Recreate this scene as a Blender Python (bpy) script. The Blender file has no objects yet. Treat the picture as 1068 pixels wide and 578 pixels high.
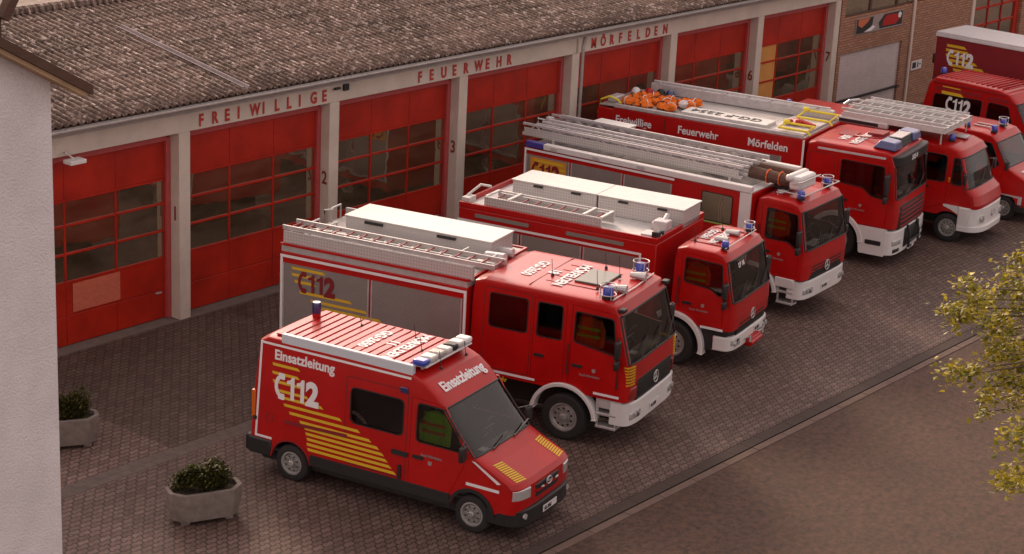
import bpy, bmesh, math, random
from mathutils import Vector, Matrix
from mathutils.geometry import tessellate_polygon, delaunay_2d_cdt
R_ = math.radians
random.seed(7)
scene = bpy.context.scene
COL = scene.collection

# ------------------------------------------------------------------ materials
def mat(name, base, rough=0.5, metal=0.0, coat=0.0, var=0.0, vscale=3.0, bump=0.0, bscale=40.0, spec=None, emit=None, stretch=(1, 1, 1)):
    m = bpy.data.materials.new(name); m.use_nodes = True
    nt = m.node_tree; N = nt.nodes; L = nt.links
    b = N['Principled BSDF']
    b.inputs['Base Color'].default_value = (*base, 1)
    b.inputs['Roughness'].default_value = rough
    b.inputs['Metallic'].default_value = metal
    b.inputs['Coat Weight'].default_value = coat
    b.inputs['Coat Roughness'].default_value = 0.16
    if spec is not None: b.inputs['Specular IOR Level'].default_value = spec
    if emit: b.inputs['Emission Color'].default_value = (*base, 1); b.inputs['Emission Strength'].default_value = emit
    if var or bump:
        tc = N.new('ShaderNodeTexCoord'); mp = N.new('ShaderNodeMapping'); mp.inputs['Scale'].default_value = stretch
        L.new(tc.outputs['Object'], mp.inputs['Vector'])
    if var:
        n = N.new('ShaderNodeTexNoise'); n.inputs['Scale'].default_value = vscale; n.inputs['Detail'].default_value = 8; n.inputs['Roughness'].default_value = .65
        L.new(mp.outputs[0], n.inputs['Vector'])
        r = N.new('ShaderNodeValToRGB'); r.color_ramp.elements[0].position = .3; r.color_ramp.elements[1].position = .7
        r.color_ramp.elements[0].color = (*[c * (1 - var) for c in base], 1); r.color_ramp.elements[1].color = (*[min(1, c * (1 + var)) for c in base], 1)
        L.new(n.outputs['Fac'], r.inputs['Fac']); L.new(r.outputs['Color'], b.inputs['Base Color'])
        mr = N.new('ShaderNodeMapRange'); mr.inputs['To Min'].default_value = max(0.03, rough - .08); mr.inputs['To Max'].default_value = min(1, rough + .12)
        L.new(n.outputs['Fac'], mr.inputs['Value']); L.new(mr.outputs[0], b.inputs['Roughness'])
    if bump:
        n2 = N.new('ShaderNodeTexNoise'); n2.inputs['Scale'].default_value = bscale; n2.inputs['Detail'].default_value = 6
        L.new(mp.outputs[0], n2.inputs['Vector'])
        bp = N.new('ShaderNodeBump'); bp.inputs['Strength'].default_value = bump; bp.inputs['Distance'].default_value = .02
        L.new(n2.outputs['Fac'], bp.inputs['Height']); L.new(bp.outputs[0], b.inputs['Normal'])
    return m

def glass(name, tint, dark=.55):
    m = bpy.data.materials.new(name); m.use_nodes = True
    nt = m.node_tree; N = nt.nodes; L = nt.links; N.remove(N['Principled BSDF'])
    o = N['Material Output']; t = N.new('ShaderNodeBsdfTransparent'); t.inputs[0].default_value = (*[c * dark for c in tint], 1)
    g = N.new('ShaderNodeBsdfGlossy'); g.inputs['Roughness'].default_value = .04; g.inputs[0].default_value = (.9, .9, .9, 1)
    f = N.new('ShaderNodeFresnel'); f.inputs['IOR'].default_value = 1.6
    mx = N.new('ShaderNodeMixShader'); L.new(f.outputs[0], mx.inputs[0]); L.new(t.outputs[0], mx.inputs[1]); L.new(g.outputs[0], mx.inputs[2])
    L.new(mx.outputs[0], o.inputs['Surface']); return m

M = {}
M['red'] = mat('fire_red_paint', (.40, .0035, .003), .38, coat=.42, var=.13, vscale=1.6, spec=.28, bump=.035, bscale=2.2)
M['red_dark'] = mat('deep_red_paint', (.25, .008, .01), .4, coat=.2, var=.12, vscale=2)
M['gate_red'] = mat('gate_red_paint', (.37, .016, .005), .45, var=.24, vscale=1.4, spec=.35, bump=.05, bscale=1.5)
M['frame_red'] = mat('gate_frame_red', (.42, .07, .07), .5, var=.1)
M['white'] = mat('white_paint', (.66, .64, .64), .35, coat=.2, var=.05, vscale=4)
M['tape'] = mat('white_reflective_tape', (.75, .74, .76), .4)
M['yellow'] = mat('yellow_film', (.66, .43, .02), .5)
M['yellow_hose'] = mat('yellow_plastic', (.75, .62, .03), .5)
M['shutter'] = None
M['alu'] = mat('aluminium', (.55, .54, .54), .42, metal=.55, var=.12, vscale=5)
M['alu_box'] = mat('aluminium_sheet', (.62, .61, .60), .5, metal=.25, var=.08, vscale=6)
M['plate'] = mat('checker_plate', (.42, .40, .39), .5, metal=.4, var=.15, bump=.5, bscale=60)
M['dark'] = mat('black_plastic', (.016, .015, .016), .5)
M['chassis'] = mat('chassis_black', (.02, .017, .016), .7, var=.3)
M['tyre'] = mat('tyre_rubber', (.017, .016, .016), .8, var=.2)
M['rim'] = mat('wheel_steel', (.42, .41, .40), .4, metal=.5, var=.15, vscale=9)
M['seal'] = mat('rubber_seal', (.012, .011, .011), .5)
M['glass'] = glass('window_glass', (.8, .82, .8), .78)
M['lampglass'] = mat('headlamp_lens', (.5, .5, .5), .12, metal=.3, coat=1)
M['blue'] = mat('blue_lens', (.02, .05, .42), .15, coat=.8, spec=.6)
M['blue_dark'] = mat('dark_blue_lens', (.02, .03, .12), .2, coat=.8)
M['blue_paint'] = mat('blue_panel', (.05, .04, .25), .4)
M['amber'] = mat('amber_lens', (.6, .12, .01), .2, coat=.5)
M['seat'] = mat('seat_fabric', (.03, .03, .035), .9, var=.3)
M['interior'] = mat('cab_trim', (.06, .055, .055), .8, var=.2)
M['orange'] = mat('orange_fabric', (.8, .17, .01), .8, var=.25, vscale=9, bump=.5, bscale=12)
M['hivis'] = mat('green_hi_vis_fabric', (.45, .85, .05), .8, var=.2, vscale=9)
M['jacket'] = mat('orange_red_jacket', (.95, .16, .03), .85, var=.2, vscale=8)
M['hose'] = mat('dark_canvas_hose', (.10, .05, .035), .85, var=.35, vscale=12, bump=.6, bscale=20)
M['concrete'] = mat('concrete_frame', (.56, .49, .43), .85, var=.12, vscale=1.3, bump=.25, bscale=25)
M['planter'] = mat('exposed_aggregate', (.20, .165, .15), .9, var=.25, vscale=7, bump=.7, bscale=60)
M['soil'] = mat('soil', (.04, .03, .02), .95, var=.3)
M['gutter'] = mat('zinc_gutter', (.38, .35, .34), .5, metal=.3, var=.15)
M['wallwhite'] = mat('white_render', (.72, .68, .70), .92, var=.09, vscale=1.6, bump=.9, bscale=30)
M['wood'] = mat('brown_fascia_wood', (.09, .045, .028), .7, var=.25, stretch=(1, 8, 8))
M['paleboard'] = mat('pale_soffit_board', (.40, .27, .16), .8, var=.2)
M['letters'] = mat('red_letter_paint', (.42, .03, .02), .55)
M['number'] = mat('dark_red_number', (.20, .03, .02), .6)
M['pane'] = None
M['orange_pane'] = mat('orange_board', (.55, .25, .06), .7, var=.1)
M['poster'] = mat('faded_poster', (.50, .12, .07), .7, var=.22, vscale=14, stretch=(1, 1, 3))
M['bark'] = mat('bark', (.10, .07, .045), .9, var=.3, bump=.8, bscale=15)
M['skin_grey'] = mat('grey_film', (.30, .22, .22), .5)
M['rack'] = mat('galvanised_rack', (.55, .52, .53), .45, metal=.3, var=.15, vscale=8)
M['tarp'] = mat('silver_tarpaulin', (.62, .60, .62), .5, var=.06, vscale=3, bump=.3, bscale=4)
M['maroon'] = mat('maroon_tarpaulin', (.20, .008, .014), .5, var=.1, vscale=2)
M['green'] = mat('lime_band', (.3, .45, .1), .6)

def shutter_mat():
    m = mat('roller_shutter_aluminium', (.27, .24, .23), .42, metal=.35, var=.06)
    nt = m.node_tree; N = nt.nodes; L = nt.links; b = N['Principled BSDF']
    tc = N.new('ShaderNodeTexCoord'); sx = N.new('ShaderNodeSeparateXYZ'); L.new(tc.outputs['Object'], sx.inputs[0])
    mu = N.new('ShaderNodeMath'); mu.operation = 'MULTIPLY'; mu.inputs[1].default_value = 2 * math.pi / .027; L.new(sx.outputs['Z'], mu.inputs[0])
    si = N.new('ShaderNodeMath'); si.operation = 'SINE'; L.new(mu.outputs[0], si.inputs[0])
    bp = N.new('ShaderNodeBump'); bp.inputs['Strength'].default_value = .25; bp.inputs['Distance'].default_value = .004
    L.new(si.outputs[0], bp.inputs['Height']); L.new(bp.outputs[0], b.inputs['Normal'])
    return m
M['shutter'] = shutter_mat()
def pane_mat():
    m = mat('gate_pane', (.075, .052, .028), .35, var=.55, vscale=1.7, stretch=(.5, 1, 1.6))  # mottled brown base colour imitates blurred yard reflections and haze in the panes
    nt = m.node_tree; N = nt.nodes; L = nt.links; b = N['Principled BSDF']
    g = N.new('ShaderNodeBsdfGlossy'); g.inputs[0].default_value = (1, .93, .80, 1); g.inputs['Roughness'].default_value = .03
    tc = N.new('ShaderNodeTexCoord'); n = N.new('ShaderNodeTexNoise'); n.inputs['Scale'].default_value = 2.3; n.inputs['Detail'].default_value = 1; L.new(tc.outputs['Object'], n.inputs['Vector'])
    bp = N.new('ShaderNodeBump'); bp.inputs['Strength'].default_value = .10; bp.inputs['Distance'].default_value = .05; L.new(n.outputs['Fac'], bp.inputs['Height']); L.new(bp.outputs[0], g.inputs['Normal'])
    x = N.new('ShaderNodeMixShader'); x.inputs[0].default_value = .36; L.new(b.outputs[0], x.inputs[1]); L.new(g.outputs[0], x.inputs[2]); L.new(x.outputs[0], N['Material Output'].inputs[0])
    return m
M['pane'] = pane_mat()

def grid_mat(name, c1, c2, sx_, sy_):
    """aluminium plate with a fine dotted tread"""
    m = mat(name, c1, .45, metal=.3)
    nt = m.node_tree; N = nt.nodes; L = nt.links; b = N['Principled BSDF']
    tc = N.new('ShaderNodeTexCoord'); mp = N.new('ShaderNodeMapping'); mp.inputs['Scale'].default_value = (sx_, sx_, sy_); L.new(tc.outputs['Object'], mp.inputs[0])
    v = N.new('ShaderNodeTexVoronoi'); v.inputs['Scale'].default_value = 1; v.inputs['Randomness'].default_value = 0; L.new(mp.outputs[0], v.inputs['Vector'])
    r = N.new('ShaderNodeValToRGB'); r.color_ramp.elements[0].position = .25; r.color_ramp.elements[1].position = .5
    r.color_ramp.elements[0].color = (*c2, 1); r.color_ramp.elements[1].color = (*c1, 1)
    L.new(v.outputs['Distance'], r.inputs[0]); L.new(r.outputs[0], b.inputs['Base Color'])
    return m
M['tread'] = grid_mat('perforated_aluminium', (.58, .56, .55), (.40, .37, .36), 16, 16)

def paving():
    m = bpy.data.materials.new('interlocking_pavers'); m.use_nodes = True
    nt = m.node_tree; N = nt.nodes; L = nt.links; b = N['Principled BSDF']
    b.inputs['Roughness'].default_value = .72; b.inputs['Specular IOR Level'].default_value = .35
    tc = N.new('ShaderNodeTexCoord'); sx = N.new('ShaderNodeSeparateXYZ'); L.new(tc.outputs['Object'], sx.inputs[0])
    def math_(op, a, bb=None):
        n = N.new('ShaderNodeMath'); n.operation = op
        for i, v in enumerate((a, bb)):
            if v is None: continue
            if isinstance(v, (int, float)): n.inputs[i].default_value = v
            else: L.new(v, n.inputs[i])
        return n.outputs[0]
    wob = math_('MULTIPLY', math_('SINE', math_('MULTIPLY', sx.outputs['X'], 2 * math.pi / .1125)), .011)
    wob2 = math_('MULTIPLY', math_('SINE', math_('MULTIPLY', sx.outputs['Y'], 2 * math.pi / .125)), .010)
    cb = N.new('ShaderNodeCombineXYZ'); L.new(math_('ADD', sx.outputs['X'], wob2), cb.inputs[0]); L.new(math_('ADD', sx.outputs['Y'], wob), cb.inputs[1])
    br = N.new('ShaderNodeTexBrick'); L.new(cb.outputs[0], br.inputs['Vector'])
    br.inputs['Scale'].default_value = 1; br.inputs['Brick Width'].default_value = .225; br.inputs['Row Height'].default_value = .125
    br.inputs['Mortar Size'].default_value = .012; br.inputs['Mortar Smooth'].default_value = .3; br.inputs['Bias'].default_value = 0
    br.inputs['Color1'].default_value = (.100, .062, .052, 1); br.inputs['Color2'].default_value = (.146, .096, .082, 1); br.inputs['Mortar'].default_value = (.030, .019, .017, 1)
    # weathering
    n1 = N.new('ShaderNodeTexNoise'); n1.inputs['Scale'].default_value = .35; n1.inputs['Detail'].default_value = 7; L.new(tc.outputs['Object'], n1.inputs['Vector'])
    n2 = N.new('ShaderNodeTexNoise'); n2.inputs['Scale'].default_value = 9; n2.inputs['Detail'].default_value = 4; L.new(tc.outputs['Object'], n2.inputs['Vector'])
    f1 = N.new('ShaderNodeMapRange'); f1.inputs['From Min'].default_value = .3; f1.inputs['From Max'].default_value = .7; f1.inputs['To Min'].default_value = .78; f1.inputs['To Max'].default_value = 1.15; L.new(n1.outputs['Fac'], f1.inputs[0])
    f2 = N.new('ShaderNodeMapRange'); f2.inputs['From Min'].default_value = .3; f2.inputs['From Max'].default_value = .7; f2.inputs['To Min'].default_value = .75; f2.inputs['To Max'].default_value = 1.25; L.new(n2.outputs['Fac'], f2.inputs[0])
    mm = math_('MULTIPLY', f1.outputs[0], f2.outputs[0])
    # a bay of paler stones left of x=-4.6 between the gates and the channel
    pale = math_('MULTIPLY', math_('LESS_THAN', sx.outputs['X'], -4.6), math_('GREATER_THAN', sx.outputs['Y'], -5.2))
    # darker bay behind the parked vehicles
    mm = math_('MULTIPLY', mm, math_('ADD', 1.0, math_('MULTIPLY', pale, .30)))
    dark_bay = math_('MULTIPLY', math_('GREATER_THAN', sx.outputs['X'], -4.6), math_('GREATER_THAN', sx.outputs['Y'], -5.2))
    mm = math_('MULTIPLY', mm, math_('SUBTRACT', 1.0, math_('MULTIPLY', dark_bay, .22)))
    # oil and tyre stains where vehicles stand
    n4 = N.new('ShaderNodeTexNoise'); n4.inputs['Scale'].default_value = 1.1; n4.inputs['Detail'].default_value = 5; n4.inputs['Roughness'].default_value = .6
    mp4 = N.new('ShaderNodeMapping'); mp4.inputs['Scale'].default_value = (1, .45, 1); L.new(tc.outputs['Object'], mp4.inputs[0]); L.new(mp4.outputs[0], n4.inputs['Vector'])
    f4 = N.new('ShaderNodeMapRange'); f4.inputs['From Min'].default_value = .60; f4.inputs['From Max'].default_value = .72; f4.inputs['To Min'].default_value = 1; f4.inputs['To Max'].default_value = .55; L.new(n4.outputs['Fac'], f4.inputs[0])
    mm = math_('MULTIPLY', mm, f4.outputs[0])
    mx = N.new('ShaderNodeVectorMath'); mx.operation = 'SCALE'; L.new(br.outputs['Color'], mx.inputs[0]); L.new(mm, mx.inputs['Scale'])
    L.new(mx.outputs[0], b.inputs['Base Color'])
    bp = N.new('ShaderNodeBump'); bp.inputs['Strength'].default_value = .7; bp.inputs['Distance'].default_value = .012; bp.invert = True
    L.new(br.outputs['Fac'], bp.inputs['Height']); L.new(bp.outputs[0], b.inputs['Normal'])
    return m
M['paving'] = paving()

def asphalt():
    m = bpy.data.materials.new('asphalt'); m.use_nodes = True
    nt = m.node_tree; N = nt.nodes; L = nt.links; b = N['Principled BSDF']; b.inputs['Roughness'].default_value = .85
    tc = N.new('ShaderNodeTexCoord')
    n1 = N.new('ShaderNodeTexNoise'); n1.inputs['Scale'].default_value = 8; n1.inputs['Detail'].default_value = 8; n1.inputs['Roughness'].default_value = .85; L.new(tc.outputs['Object'], n1.inputs['Vector'])
    r1 = N.new('ShaderNodeValToRGB'); r1.color_ramp.elements[0].position = .33; r1.color_ramp.elements[1].position = .68
    r1.color_ramp.elements[0].color = (.010, .0045, .0028, 1); r1.color_ramp.elements[1].color = (.118, .057, .035, 1); L.new(n1.outputs['Fac'], r1.inputs[0])
    n2 = N.new('ShaderNodeTexNoise'); n2.inputs['Scale'].default_value = .6; n2.inputs['Detail'].default_value = 6; L.new(tc.outputs['Object'], n2.inputs['Vector'])
    f = N.new('ShaderNodeMapRange'); f.inputs['From Min'].default_value = .3; f.inputs['From Max'].default_value = .7; f.inputs['To Min'].default_value = .86; f.inputs['To Max'].default_value = 1.12; L.new(n2.outputs['Fac'], f.inputs[0])
    v1 = N.new('ShaderNodeTexVoronoi'); v1.feature = 'DISTANCE_TO_EDGE'; v1.inputs['Scale'].default_value = .32; wp = N.new('ShaderNodeVectorMath'); wp.operation = 'ADD'; n5 = N.new('ShaderNodeTexNoise'); n5.inputs['Scale'].default_value = 1.5; n5.inputs['Detail'].default_value = 6
    L.new(tc.outputs['Object'], n5.inputs['Vector']); L.new(tc.outputs['Object'], wp.inputs[0]); L.new(n5.outputs['Color'], wp.inputs[1]); L.new(wp.outputs[0], v1.inputs['Vector'])
    cr = N.new('ShaderNodeMapRange'); cr.inputs['From Min'].default_value = .0; cr.inputs['From Max'].default_value = .006; cr.inputs['To Min'].default_value = .72; cr.inputs['To Max'].default_value = 1; L.new(v1.outputs['Distance'], cr.inputs[0])
    n6 = N.new('ShaderNodeTexNoise'); n6.inputs['Scale'].default_value = 2.1; n6.inputs['Detail'].default_value = 2; L.new(tc.outputs['Object'], n6.inputs['Vector'])
    sp_ = N.new('ShaderNodeMapRange'); sp_.inputs['From Min'].default_value = .70; sp_.inputs['From Max'].default_value = .76; sp_.inputs['To Min'].default_value = 1; sp_.inputs['To Max'].default_value = .5; L.new(n6.outputs['Fac'], sp_.inputs[0])
    q1 = N.new('ShaderNodeMath'); q1.operation = 'MULTIPLY'; L.new(f.outputs[0], q1.inputs[0]); L.new(cr.outputs[0], q1.inputs[1]); q2 = N.new('ShaderNodeMath'); q2.operation = 'MULTIPLY'; L.new(q1.outputs[0], q2.inputs[0]); L.new(sp_.outputs[0], q2.inputs[1])
    mx = N.new('ShaderNodeVectorMath'); mx.operation = 'SCALE'; L.new(r1.outputs[0], mx.inputs[0]); L.new(q2.outputs[0], mx.inputs['Scale']); L.new(mx.outputs[0], b.inputs['Base Color'])
    bp = N.new('ShaderNodeBump'); bp.inputs['Strength'].default_value = .6; bp.inputs['Distance'].default_value = .01; L.new(n1.outputs['Fac'], bp.inputs['Height']); L.new(bp.outputs[0], b.inputs['Normal'])
    return m
M['asphalt'] = asphalt()

def roof_mat(name, ca, cb_, spot, spots=.62):
    m = bpy.data.materials.new(name); m.use_nodes = True
    nt = m.node_tree; N = nt.nodes; L = nt.links; b = N['Principled BSDF']; b.inputs['Roughness'].default_value = .9
    tc = N.new('ShaderNodeTexCoord')
    n1 = N.new('ShaderNodeTexNoise'); n1.inputs['Scale'].default_value = .7; n1.inputs['Detail'].default_value = 8; L.new(tc.outputs['Object'], n1.inputs['Vector'])
    r1 = N.new('ShaderNodeValToRGB'); r1.color_ramp.elements[0].position = .35; r1.color_ramp.elements[1].position = .65
    r1.color_ramp.elements[0].color = (*ca, 1); r1.color_ramp.elements[1].color = (*cb_, 1); L.new(n1.outputs['Fac'], r1.inputs[0])
    mp = N.new('ShaderNodeMapping'); mp.inputs['Scale'].default_value = (14, 3.6, 1); L.new(tc.outputs['Object'], mp.inputs[0])
    v = N.new('ShaderNodeTexNoise'); v.inputs['Scale'].default_value = 1.25; v.inputs['Detail'].default_value = 5; v.inputs['Roughness'].default_value = .75; L.new(mp.outputs[0], v.inputs['Vector'])
    # lichen keeps to the crests of the sheets
    r2 = N.new('ShaderNodeValToRGB'); r2.color_ramp.elements[0].position = spots - .05; r2.color_ramp.elements[1].position = spots + .05; L.new(v.outputs['Fac'], r2.inputs[0])
    n3 = N.new('ShaderNodeTexNoise'); n3.inputs['Scale'].default_value = 11; n3.inputs['Detail'].default_value = 5; L.new(tc.outputs['Object'], n3.inputs['Vector'])
    r3 = N.new('ShaderNodeMapRange'); r3.inputs['From Min'].default_value = .35; r3.inputs['From Max'].default_value = .65; r3.inputs['To Min'].default_value = .6; r3.inputs['To Max'].default_value = 1.35; L.new(n3.outputs['Fac'], r3.inputs[0])
    mx = N.new('ShaderNodeMix'); mx.data_type = 'RGBA'; mx.inputs[7].default_value = (*spot, 1); L.new(r2.outputs[0], mx.inputs[0]); L.new(r1.outputs[0], mx.inputs[6])
    # silt and moss lie in the valleys of the corrugation
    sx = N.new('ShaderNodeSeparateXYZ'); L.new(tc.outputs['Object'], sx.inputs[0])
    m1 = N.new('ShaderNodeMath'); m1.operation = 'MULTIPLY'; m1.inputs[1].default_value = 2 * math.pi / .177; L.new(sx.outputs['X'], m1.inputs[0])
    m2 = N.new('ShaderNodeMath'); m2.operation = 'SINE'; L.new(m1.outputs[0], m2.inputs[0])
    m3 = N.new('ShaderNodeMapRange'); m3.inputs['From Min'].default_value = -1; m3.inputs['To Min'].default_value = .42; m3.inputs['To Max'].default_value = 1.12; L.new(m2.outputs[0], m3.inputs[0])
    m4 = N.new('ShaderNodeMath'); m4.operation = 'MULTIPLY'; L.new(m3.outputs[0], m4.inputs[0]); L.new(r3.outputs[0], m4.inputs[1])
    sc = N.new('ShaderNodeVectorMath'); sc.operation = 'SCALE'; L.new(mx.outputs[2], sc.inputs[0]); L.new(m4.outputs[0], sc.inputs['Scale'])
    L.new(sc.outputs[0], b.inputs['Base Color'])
    return m
M['roof'] = roof_mat('weathered_corrugated_sheet', (.095, .060, .045), (.19, .125, .10), (.56, .45, .40), .585)
M['roof2'] = roof_mat('pinkish_clay_tiles', (.30, .16, .13), (.40, .24, .20), (.45, .32, .28), .62)

def brick():
    m = bpy.data.materials.new('brickwork'); m.use_nodes = True
    nt = m.node_tree; N = nt.nodes; L = nt.links; b = N['Principled BSDF']; b.inputs['Roughness'].default_value = .85
    tc = N.new('ShaderNodeTexCoord'); sx = N.new('ShaderNodeSeparateXYZ'); cb = N.new('ShaderNodeCombineXYZ')
    L.new(tc.outputs['Object'], sx.inputs[0]); L.new(sx.outputs['X'], cb.inputs[0]); L.new(sx.outputs['Z'], cb.inputs[1])
    br = N.new('ShaderNodeTexBrick'); L.new(cb.outputs[0], br.inputs['Vector']); br.inputs['Scale'].default_value = 1
    br.inputs['Brick Width'].default_value = .25; br.inputs['Row Height'].default_value = .083; br.inputs['Mortar Size'].default_value = .014
    br.inputs['Color1'].default_value = (.32, .135, .08, 1); br.inputs['Color2'].default_value = (.44, .21, .12, 1); br.inputs['Mortar'].default_value = (.16, .11, .085, 1)
    L.new(br.outputs['Color'], b.inputs['Base Color']); return m
M['brick'] = brick()

def leaf_mat(name, a, c):
    m = bpy.data.materials.new(name); m.use_nodes = True
    nt = m.node_tree; N = nt.nodes; L = nt.links; b = N['Principled BSDF']; b.inputs['Roughness'].default_value = .5
    g = N.new('ShaderNodeNewGeometry'); r = N.new('ShaderNodeValToRGB'); L.new(g.outputs['Random Per Island'], r.inputs[0])
    r.color_ramp.elements[0].color = (*a, 1); r.color_ramp.elements[1].color = (*c, 1); L.new(r.outputs[0], b.inputs['Base Color'])
    tr = N.new('ShaderNodeBsdfTranslucent'); L.new(r.outputs[0], tr.inputs[0]); mx = N.new('ShaderNodeMixShader'); mx.inputs[0].default_value = .35
    L.new(b.outputs[0], mx.inputs[1]); L.new(tr.outputs[0], mx.inputs[2]); L.new(mx.outputs[0], N['Material Output'].inputs[0]); return m
M['leaf'] = leaf_mat('tree_leaf', (.09, .11, .008), (.52, .40, .028))
M['shrub'] = leaf_mat('shrub_leaf', (.02, .032, .006), (.11, .10, .02))

# ------------------------------------------------------------------ mesh helpers
class MB:
    def __init__(s): s.v = []; s.f = []; s.mi = []; s.k = 0
    def add(s, vs, fs):
        o = len(s.v); s.v += [tuple(p) for p in vs]; s.f += [tuple(i + o for i in f) for f in fs]; s.mi += [s.k] * len(fs); return s
    def box(s, x0, x1, y0, y1, z0, z1):
        return s.add([(x, y, z) for z in (z0, z1) for x, y in ((x0, y0), (x1, y0), (x1, y1), (x0, y1))],
                     [(0, 3, 2, 1), (4, 5, 6, 7), (0, 1, 5, 4), (1, 2, 6, 5), (2, 3, 7, 6), (3, 0, 4, 7)])
    def hexa(s, p): return s.add(p, [(0, 3, 2, 1), (4, 5, 6, 7), (0, 1, 5, 4), (1, 2, 6, 5), (2, 3, 7, 6), (3, 0, 4, 7)])
    def tube(s, pts, r, n=8, closed=False):
        pts = [Vector(p) for p in pts]; rs = r if isinstance(r, (list, tuple)) else [r] * len(pts); rings = []
        for i, p in enumerate(pts):
            a = pts[i - 1] if (i or closed) else p; b = pts[(i + 1) % len(pts)] if (i < len(pts) - 1 or closed) else p
            d = (b - a).normalized(); up = Vector((0, 0, 1)) if abs(d.z) < .95 else Vector((1, 0, 0))
            u = d.cross(up).normalized(); w = d.cross(u)
            rings.append([p + (u * math.cos(t) + w * math.sin(t)) * rs[i] for t in [2 * math.pi * k / n for k in range(n)]])
        vs = [q for rg in rings for q in rg]; fs = []
        m = len(rings)
        for i in range(m if closed else m - 1):
            for k in range(n):
                a, b = i * n, ((i + 1) % m) * n; fs.append((a + k, a + (k + 1) % n, b + (k + 1) % n, b + k))
        if not closed: fs += [tuple(range(n - 1, -1, -1)), tuple((m - 1) * n + k for k in range(n))]
        return s.add(vs, fs)
    def bar(s, a, b, w, h):
        a = Vector(a); b = Vector(b); d = (b - a).normalized(); up = Vector((0, 0, 1)) if abs(d.z) < .95 else Vector((0, 1, 0))
        u = d.cross(up).normalized() * w / 2; v = u.cross(d).normalized() * h / 2
        return s.hexa([a - u - v, a + u - v, b + u - v, b - u - v, a - u + v, a + u + v, b + u + v, b - u + v])
    def lathe_y(s, prof, cx, cz, n=32):
        vs = []; fs = []; m = len(prof)
        for k in range(n):
            t = 2 * math.pi * k / n
            for r, y in prof: vs.append((cx + r * math.cos(t), y, cz + r * math.sin(t)))
        for k in range(n):
            for i in range(m - 1):
                a = k * m + i; b = ((k + 1) % n) * m + i; fs.append((a, b, b + 1, a + 1))
        return s.add(vs, fs)
    def lathe_z(s, prof, c, n=16):
        vs = []; fs = []; m = len(prof)
        for k in range(n):
            t = 2 * math.pi * k / n
            for r, z in prof: vs.append((c[0] + r * math.cos(t), c[1] + r * math.sin(t), c[2] + z))
        for k in range(n):
            for i in range(m - 1):
                a = k * m + i; b = ((k + 1) % n) * m + i; fs.append((a, b, b + 1, a + 1))
        return s.add(vs, fs)
    def blob(s, c, r, n=8, jit=.12, seed=0):
        rnd = random.Random(seed); vs = []; fs = []; m = n // 2 + 1
        for i in range(m):
            ph = math.pi * i / (m - 1)
            for k in range(n):
                t = 2 * math.pi * k / n; j = 1 + rnd.uniform(-jit, jit)
                vs.append((c[0] + r[0] * math.sin(ph) * math.cos(t) * j, c[1] + r[1] * math.sin(ph) * math.sin(t) * j, c[2] + r[2] * math.cos(ph) * j))
        for i in range(m - 1):
            for k in range(n): a = i * n + k; b = i * n + (k + 1) % n; fs.append((a, a + n, b + n, b))
        return s.add(vs, fs)
    def build(s, name, material, parent=None, bevel=0, smooth=30, sub=0):
        me = bpy.data.meshes.new(name); me.from_pydata(s.v, [], s.f)
        ms = material if isinstance(material, (list, tuple)) else [material]
        for m in ms: me.materials.append(M[m] if isinstance(m, str) else m)
        if len(ms) > 1: me.polygons.foreach_set('material_index', s.mi)
        me.update()
        if smooth:
            me.polygons.foreach_set('use_smooth', [True] * len(me.polygons)); me.set_sharp_from_angle(angle=R_(smooth))
        o = bpy.data.objects.new(name, me); COL.objects.link(o)
        if parent: o.parent = parent
        if bevel:
            b = o.modifiers.new('bevel', 'BEVEL'); b.width = bevel; b.segments = 2; b.limit_method = 'ANGLE'; b.angle_limit = R_(40)
        if sub:
            b = o.modifiers.new('sub', 'SUBSURF'); b.levels = sub; b.render_levels = sub
        return o

def tag(o, label=None, cat=None, group=None, kind=None):
    if label: o['label'] = label
    if cat: o['category'] = cat
    if group: o['group'] = group
    if kind: o['kind'] = kind
    return o
def thing(name, label, cat, loc=(0, 0, 0), rz=0, group=None):
    o = bpy.data.objects.new(name, None); COL.objects.link(o); o.location = loc; o.rotation_euler = (0, 0, rz); o.empty_display_size = .3
    return tag(o, label, cat, group)
def struct(name, mb, m, **k): return tag(mb.build(name, m, **k), kind='structure')

def text(parent, name, s, org, xd, yd, size, m, sx=1.0, bold=.0, align='LEFT', space=1.0, label=None):
    """flat lettering: org = lower left (or middle) of the first line, xd/yd = reading and up direction"""
    cu = bpy.data.curves.new('t', 'FONT'); cu.body = s; cu.size = 1.0; cu.offset = bold; cu.align_x = align; cu.space_character = space; cu.resolution_u = 3; cu.extrude = .004 / size
    to = bpy.data.objects.new('t', cu); COL.objects.link(to); bpy.context.view_layer.update()
    me = bpy.data.meshes.new_from_object(to.evaluated_get(bpy.context.evaluated_depsgraph_get()))
    bpy.data.objects.remove(to); bpy.data.curves.remove(cu)
    xd = Vector(xd).normalized(); yd = Vector(yd).normalized(); zd = xd.cross(yd); k = size / .72
    for v in me.vertices:
        p = v.co.copy(); v.co = Vector(org) + xd * p.x * k * sx + yd * p.y * k + zd * p.z * size
    me.materials.clear(); me.materials.append(M[m]); me.name = name
    o = bpy.data.objects.new(name, me); COL.objects.link(o)
    if parent: o.parent = parent
    if label: o['label'] = label
    return o

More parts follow.
